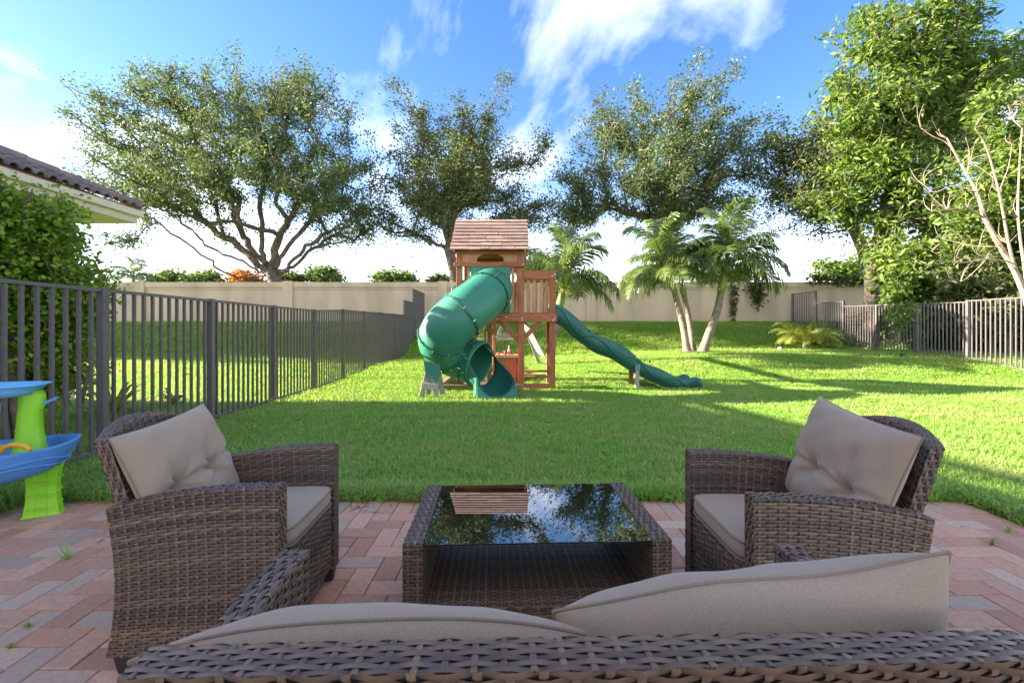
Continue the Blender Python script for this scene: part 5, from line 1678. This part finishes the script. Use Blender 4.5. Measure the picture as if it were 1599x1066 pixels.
# ---------------------------------------------------------------- toy water table
def water_table():
    cx, cy = -3.345, 2.67
    o = empty('water_table', (cx, cy, 0), R(30), 'blue and lime plastic toy water table by the left fence', 'toy table')
    # boat shaped basin: superellipse plan, bellied hull
    A, Bb = .56, .30; n = 56
    def plan(k, f):
        a = 2 * PI * k / n
        c, s = math.cos(a), math.sin(a); p = 3.2
        r = (abs(c) ** p + abs(s) ** p) ** (-1 / p)
        return A * f * r * c, Bb * f * r * s
    rings = [(.30, .245), (.62, .25), (.80, .275), (.90, .315), (.955, .365), (.985, .415), (1.0, .432), (1.0, .442), (.975, .444), (.945, .438), (.92, .40), (.86, .335), (.70, .30), (.30, .295)]
    P = np.zeros((len(rings), n, 3))
    for i, (f, z) in enumerate(rings):
        for k in range(n):
            x, y = plan(k, f)
            lift = .025 * (x / A) ** 2
            P[i, k] = (x, y, z + (lift if i < 10 else lift * .4))
    mb = MB().grid(P, wrapv=True)
    mb.f.append([k for k in range(n)][::-1]); b = len(mb.v) - n; mb.f.append([b + k for k in range(n)])
    basin = mb.build('basin', M_blue, o, smooth=True)
    # raised wave line on the hull
    for (ph, z0, am) in ((0, .365, .016), (.8, .335, .012)):
        pts = []
        for k in range(60):
            a = PI * 1.02 + (PI * .96) * k / 59
            c, s = math.cos(a), math.sin(a); p = 3.2
            r = (abs(c) ** p + abs(s) ** p) ** (-1 / p)
            z = z0 + am * math.sin(6 * a + ph)
            f = .955 + (z - .365) * .6 + .004
            x = A * f * r * c; y = Bb * f * r * s
            pts.append((x, y, z + .025 * (x / A) ** 2))
        MB().tube(pts, .006, 6).build('moulded_wave', M_blue, basin, smooth=True)
    # legs: flared lime boards with stiffening ribs
    for (lx, sx) in ((.40, 1), (-.36, -1)):
        leg = MB()
        for (z, hx, hy) in ((0, .105, .15), (.14, .085, .135), (.30, .10, .15)):
            pass
        P = np.zeros((6, 12, 3))
        for i, (z, hx, hy) in enumerate(((0.0, .090, .055), (.015, .084, .05), (.10, .074, .044), (.18, .072, .042), (.25, .076, .046), (.315, .088, .055))):
            pts = [(-hx, -hy), (-hx * .4, -hy), (-hx * .3, -hy * .93), (hx * .3, -hy * .93), (hx * .4, -hy), (hx, -hy), (hx, -hy * .3), (hx, hy * .3), (hx, hy), (hx * .3, hy), (-hx * .3, hy), (-hx, hy)]
            for k, (x, y) in enumerate(pts): P[i, k] = (lx + x, y, z)
        leg.grid(P, wrapv=True)
        leg.f.append([k for k in range(12)][::-1])
        l_ = leg.build('leg', M_lime, o, bevel=.006)
        for z in (.05, .13, .21):
            MB().box((lx, -.05, z), (.13, .012, .008)).build('rib', M_lime, l_)
            MB().box((lx + .078, 0, z + .02), (.012, .07, .012)).build('rib', M_lime, l_)
    # tower
    MB().lathe([(.115, 0), (.105, .03), (.095, .045)], (.33, .03, .30), 24).build('tower_mount', M_blue, o, smooth=True)
    tw = MB()
    P = np.zeros((9, 16, 3))
    for i, (z, rx, ry, sx) in enumerate(((.372, .112, .10, 0), (.385, .115, .105, 0), (.392, .085, .075, 0), (.44, .072, .062, 0), (.55, .060, .052, -.003), (.66, .055, .050, 0), (.70, .062, .05, .01), (.76, .060, .05, .008), (.79, .055, .048, 0))):
        for k in range(16):
            a = 2 * PI * k / 16
            c, s = math.cos(a), math.sin(a); p = 3.2
            r = (abs(c) ** p + abs(s) ** p) ** (-1 / p)
            P[i, k] = (.33 + sx + rx * r * c, .03 + ry * r * s, z)
    tw.grid(P, wrapv=True); tw.f.append([8 * 16 + k for k in range(16)])
    tw.build('tower', M_lime, o, smooth=True)
    # upper tray
    A2, B2 = .46, .17
    P = np.zeros((8, n, 3))
    for i, (f, z) in enumerate(((.80, .795), (.88, .80), (.94, .825), (.98, .852), (1.03, .858), (1.03, .866), (.97, .868), (.88, .815))):
        for k in range(n):
            a = 2 * PI * k / n
            c, s = math.cos(a), math.sin(a); p = 4
            r = (abs(c) ** p + abs(s) ** p) ** (-1 / p)
            P[i, k] = (-.06 + A2 * f * r * c, .03 + B2 * f * r * s, z - .05 + .02)
    mb = MB().grid(P, wrapv=True); mb.f.append([k for k in range(n)][::-1]); b = len(mb.v) - n; mb.f.append([b + k for k in range(n)])
    mb.build('upper_tray', M_lblue, o, smooth=True)
    MB().box((.415, .03, .715), (.09, .06, .016), Matrix.Rotation(R(-25), 3, 'Y')).build('spout', M_blue, o, bevel=.004)
    # yellow scoop hooked over the near rim
    s = empty('toy_scoop', (cx + .866 * .36 + .14, cy + .18 - .25, .455), R(20), 'yellow toy scoop lying on the rim of the blue water table', 'toy')
    MB().lathe([(.02, 0), (.05, .008), (.062, .045), (.058, .045), (.045, .012), (.01, .006)], (-.10, .02, .0), 18).build('bowl', M_yellow, s, smooth=True)
    MB().tube(catmull([(-.05, .02, .04), (.0, .0, .055), (.05, -.01, .05), (.085, -.015, .02)], 5), [.012, .012, .013, .014, .015, .016, .016, .016, .016, .016, .016, .016, .016, .015, .014, .012], 8).build('handle', M_yellow, s, smooth=True)
water_table()

# ---------------------------------------------------------------- small lawn fittings
def small_things():
    for (px, py, D, lab, h) in ((1409, 562, 12.3, 'small black sprinkler head in the lawn before the right fence', .09), (290, 582, 10.6, 'small dark sprinkler cap in the lawn beyond the left fence', .05)):
        x = (px - 799.5) / F_PX * D
        o = MB().lathe([(.05, -.05), (.05, h * .5), (.07, h * .6), (.07, h), (.03, h + .02)], (0, 0, 0), 14).build('sprinkler_head', M_black, smooth=True)
        o.location = (x, D, gz(x, D) + .03); tag(o, lab, 'sprinkler')
    D = 15.0; x = (1218 - 799.5) / F_PX * D
    o = MB().lathe([(.04, -.05), (.04, .05), (.065, .06), (.07, .10), (.03, .14)], (0, 0, 0), 14).build('garden_light', M_white, smooth=True)
    o.location = (x, D, gz(x, D) + .03); tag(o, 'tiny white garden light beside the yellow pygmy palm', 'garden light')
    # weeds in the joints and a few dry leaves
    rng = np.random.default_rng(15)
    spots = [(-2.28, 2.30, .11, 'largest grassy weed growing between the bricks left of the left armchair'), (-1.86, 1.66, .03, 'tiny weed in a brick joint beside the left armchair foot'), (-1.92, 1.78, .03, 'small sprig between grey bricks left of the armchair'),
             (-2.55, 2.88, .06, 'weed by the lime leg of the water table'), (-2.05, 2.72, .06, 'straggling weed behind the left armchair back'), (2.62, 2.45, .07, 'dry pale weed on the bricks right of the right armchair'),
             (-.48, 1.72, .025, 'tiny weed in the brick joint left of the glass table'), (2.9, 2.62, .06, 'green weed near the right patio corner')]
    for (x, y, h, lab) in spots:
        n = 14; V = []; F = []; T = []
        for k in range(n):
            az = rng.uniform(0, 2 * PI); el = rng.uniform(.5, 1.4); l = h * rng.uniform(.5, 1.2)
            d = np.array([math.cos(az) * math.cos(el), math.sin(az) * math.cos(el), math.sin(el)]); s_ = np.array([-math.sin(az), math.cos(az), 0]) * .0035
            b = len(V); V += [-s_, s_, d * l * .6 + s_ * .8, d * l * .6 - s_ * .8, d * l - np.array([0, 0, l * .25])]
            F += [[b, b + 1, b + 2], [b, b + 2, b + 3], [b + 3, b + 2, b + 4]]; T += [rng.uniform(.1, .8)] * 5
        o = link('weed', npmesh('weed', V, F, T), LF_grass if 'dry' not in lab else LF_fan); o.location = (x, y, .0)
        tag(o, lab, 'weed')
    M_dry = mat('dry_leaf', (.34, .18, .07), (.22, .11, .05), .8, 20)
    dl = [(-.98, 2.95, 'curled dry leaves at the lawn edge behind the left armchair', 16, .16), (-2.3, 2.55, 'scatter of dry straw left of the left armchair', 12, .22), (2.45, 2.75, 'scatter of dry leaves on the bricks behind the right armchair', 16, .25), (-.52, 3.0, 'few dry leaves on the bricks beside the table corner', 8, .12)]
    for (x, y, lab, n, sp) in dl:
        c = np.stack([rng.normal(size=n) * sp * .6, rng.normal(size=n) * sp * .3, np.full(n, .006)], 1)
        V, F, T = leaves(c, .05, .012, rng, up=2)
        V = V.copy(); V[:, 2] = np.abs(V[:, 2]) * .5 + .002
        o = link('dry_leaves', npmesh('dry_leaves', V, F, T), M_dry); o.location = (x, y, 0); tag(o, lab, 'dry leaves')
small_things()

# ---------------------------------------------------------------- grass
def grass():
    rng = np.random.default_rng(99)
    tufts = bpy.data.collections.new('grass_tufts')
    def tuft(nb, rad, h, w, lean):
        V = []; F = []; T = []
        for k in range(nb):
            r = rad * math.sqrt(rng.random()); a = rng.uniform(0, 2 * PI)
            p = np.array([r * math.cos(a), r * math.sin(a), -.01])
            az = rng.uniform(0, 2 * PI); ln = abs(rng.normal()) * lean + .12
            hh = h * rng.uniform(.45, 1.15)
            d = np.array([math.cos(az), math.sin(az), 0]); s = np.array([-math.sin(az), math.cos(az), 0]) * w * rng.uniform(.7, 1.3) * .5
            m = p + d * hh * ln * .45 + np.array([0, 0, hh * .62])
            e = p + d * hh * ln * 1.15 + np.array([0, 0, hh * (1.0 - .25 * ln)])
            b = len(V); V += [p - s, p + s, m + s * .9, m - s * .9, e]
            F += [[b, b + 1, b + 2], [b, b + 2, b + 3], [b + 3, b + 2, b + 4]]
            T += [np.clip(rng.beta(2, 2.2), 0, 1)] * 5
        me = npmesh('tuft', V, F, T); me.materials.append(LF_grass)
        o = bpy.data.objects.new('grass_tuft', me); tufts.objects.link(o)
    for _ in range(5): tuft(32, .08, .080, .0068, .85)
    pts = []
    def scatter(n, xa, xb, ya, yb, sc, edge=False):
        x = rng.uniform(xa, xb, n); y = rng.uniform(ya, yb, n)
        k = ~((x > PX0 - .03) & (x < PX1 + .03) & (y < PY1 + .035))
        # thin out where nothing of it can be seen
        k &= np.abs(x) < y * 1.25 + 1.2
        # keep the sandbox and mulch clear
        k &= ~((x > -1.28) & (x < .35) & (y > 8.42) & (y < 10.0))
        x, y = x[k], y[k]
        pts.append(np.stack([x, y, ground(x, y), sc * rng.uniform(.75, 1.25, len(x))], 1))
    scatter(30000, -9, 9, 2.2, 6.0, .95)
    scatter(26000, -12, 12, 5.8, 10.5, 1.15)
    scatter(22000, -17, 17, 10.2, 15.5, 1.45)
    scatter(17000, -25, 20, 15, 20.3, 1.7)
    scatter(2600, PX0 - .3, PX1 + .3, PY1 + .02, PY1 + .16, 1.0)
    scatter(1600, PX1 + .03, PX1 + .25, 1.0, PY1 + .1, 1.0)
    scatter(1800, PX0 - .45, PX0 - .02, 1.0, PY1 + .1, 1.0)
    P = np.concatenate(pts)
    me = bpy.data.meshes.new('grass')
    me.vertices.add(len(P)); me.vertices.foreach_set('co', P[:, :3].astype(np.float32).ravel())
    a = me.attributes.new('scl', 'FLOAT', 'POINT'); a.data.foreach_set('value', P[:, 3].astype(np.float32))
    a = me.attributes.new('rotz', 'FLOAT', 'POINT'); a.data.foreach_set('value', rng.uniform(0, 6.28, len(P)).astype(np.float32))
    me.update()
    o = bpy.data.objects.new('grass', me); COL.objects.link(o)
    tag(o, 'bright green lawn grass covering the yard', 'grass', kind='stuff')
    g = bpy.data.node_groups.new('grass_nodes', 'GeometryNodeTree')
    g.interface.new_socket('Geometry', in_out='INPUT', socket_type='NodeSocketGeometry')
    g.interface.new_socket('Geometry', in_out='OUTPUT', socket_type='NodeSocketGeometry')
    gi = g.nodes.new('NodeGroupInput'); go = g.nodes.new('NodeGroupOutput')
    ci = g.nodes.new('GeometryNodeCollectionInfo'); ci.inputs['Collection'].default_value = tufts
    ci.inputs['Separate Children'].default_value = True; ci.inputs['Reset Children'].default_value = True
    ip = g.nodes.new('GeometryNodeInstanceOnPoints'); ip.inputs['Pick Instance'].default_value = True
    na = g.nodes.new('GeometryNodeInputNamedAttribute'); na.data_type = 'FLOAT'; na.inputs['Name'].default_value = 'scl'
    nr = g.nodes.new('GeometryNodeInputNamedAttribute'); nr.data_type = 'FLOAT'; nr.inputs['Name'].default_value = 'rotz'
    cx = g.nodes.new('ShaderNodeCombineXYZ')
    g.links.new(nr.outputs['Attribute'], cx.inputs['Z'])
    g.links.new(gi.outputs[0], ip.inputs['Points']); g.links.new(ci.outputs[0], ip.inputs['Instance'])
    g.links.new(cx.outputs[0], ip.inputs['Rotation']); g.links.new(na.outputs['Attribute'], ip.inputs['Scale'])
    g.links.new(ip.outputs[0], go.inputs[0])
    md = o.modifiers.new('grass', 'NODES'); md.node_group = g
grass()
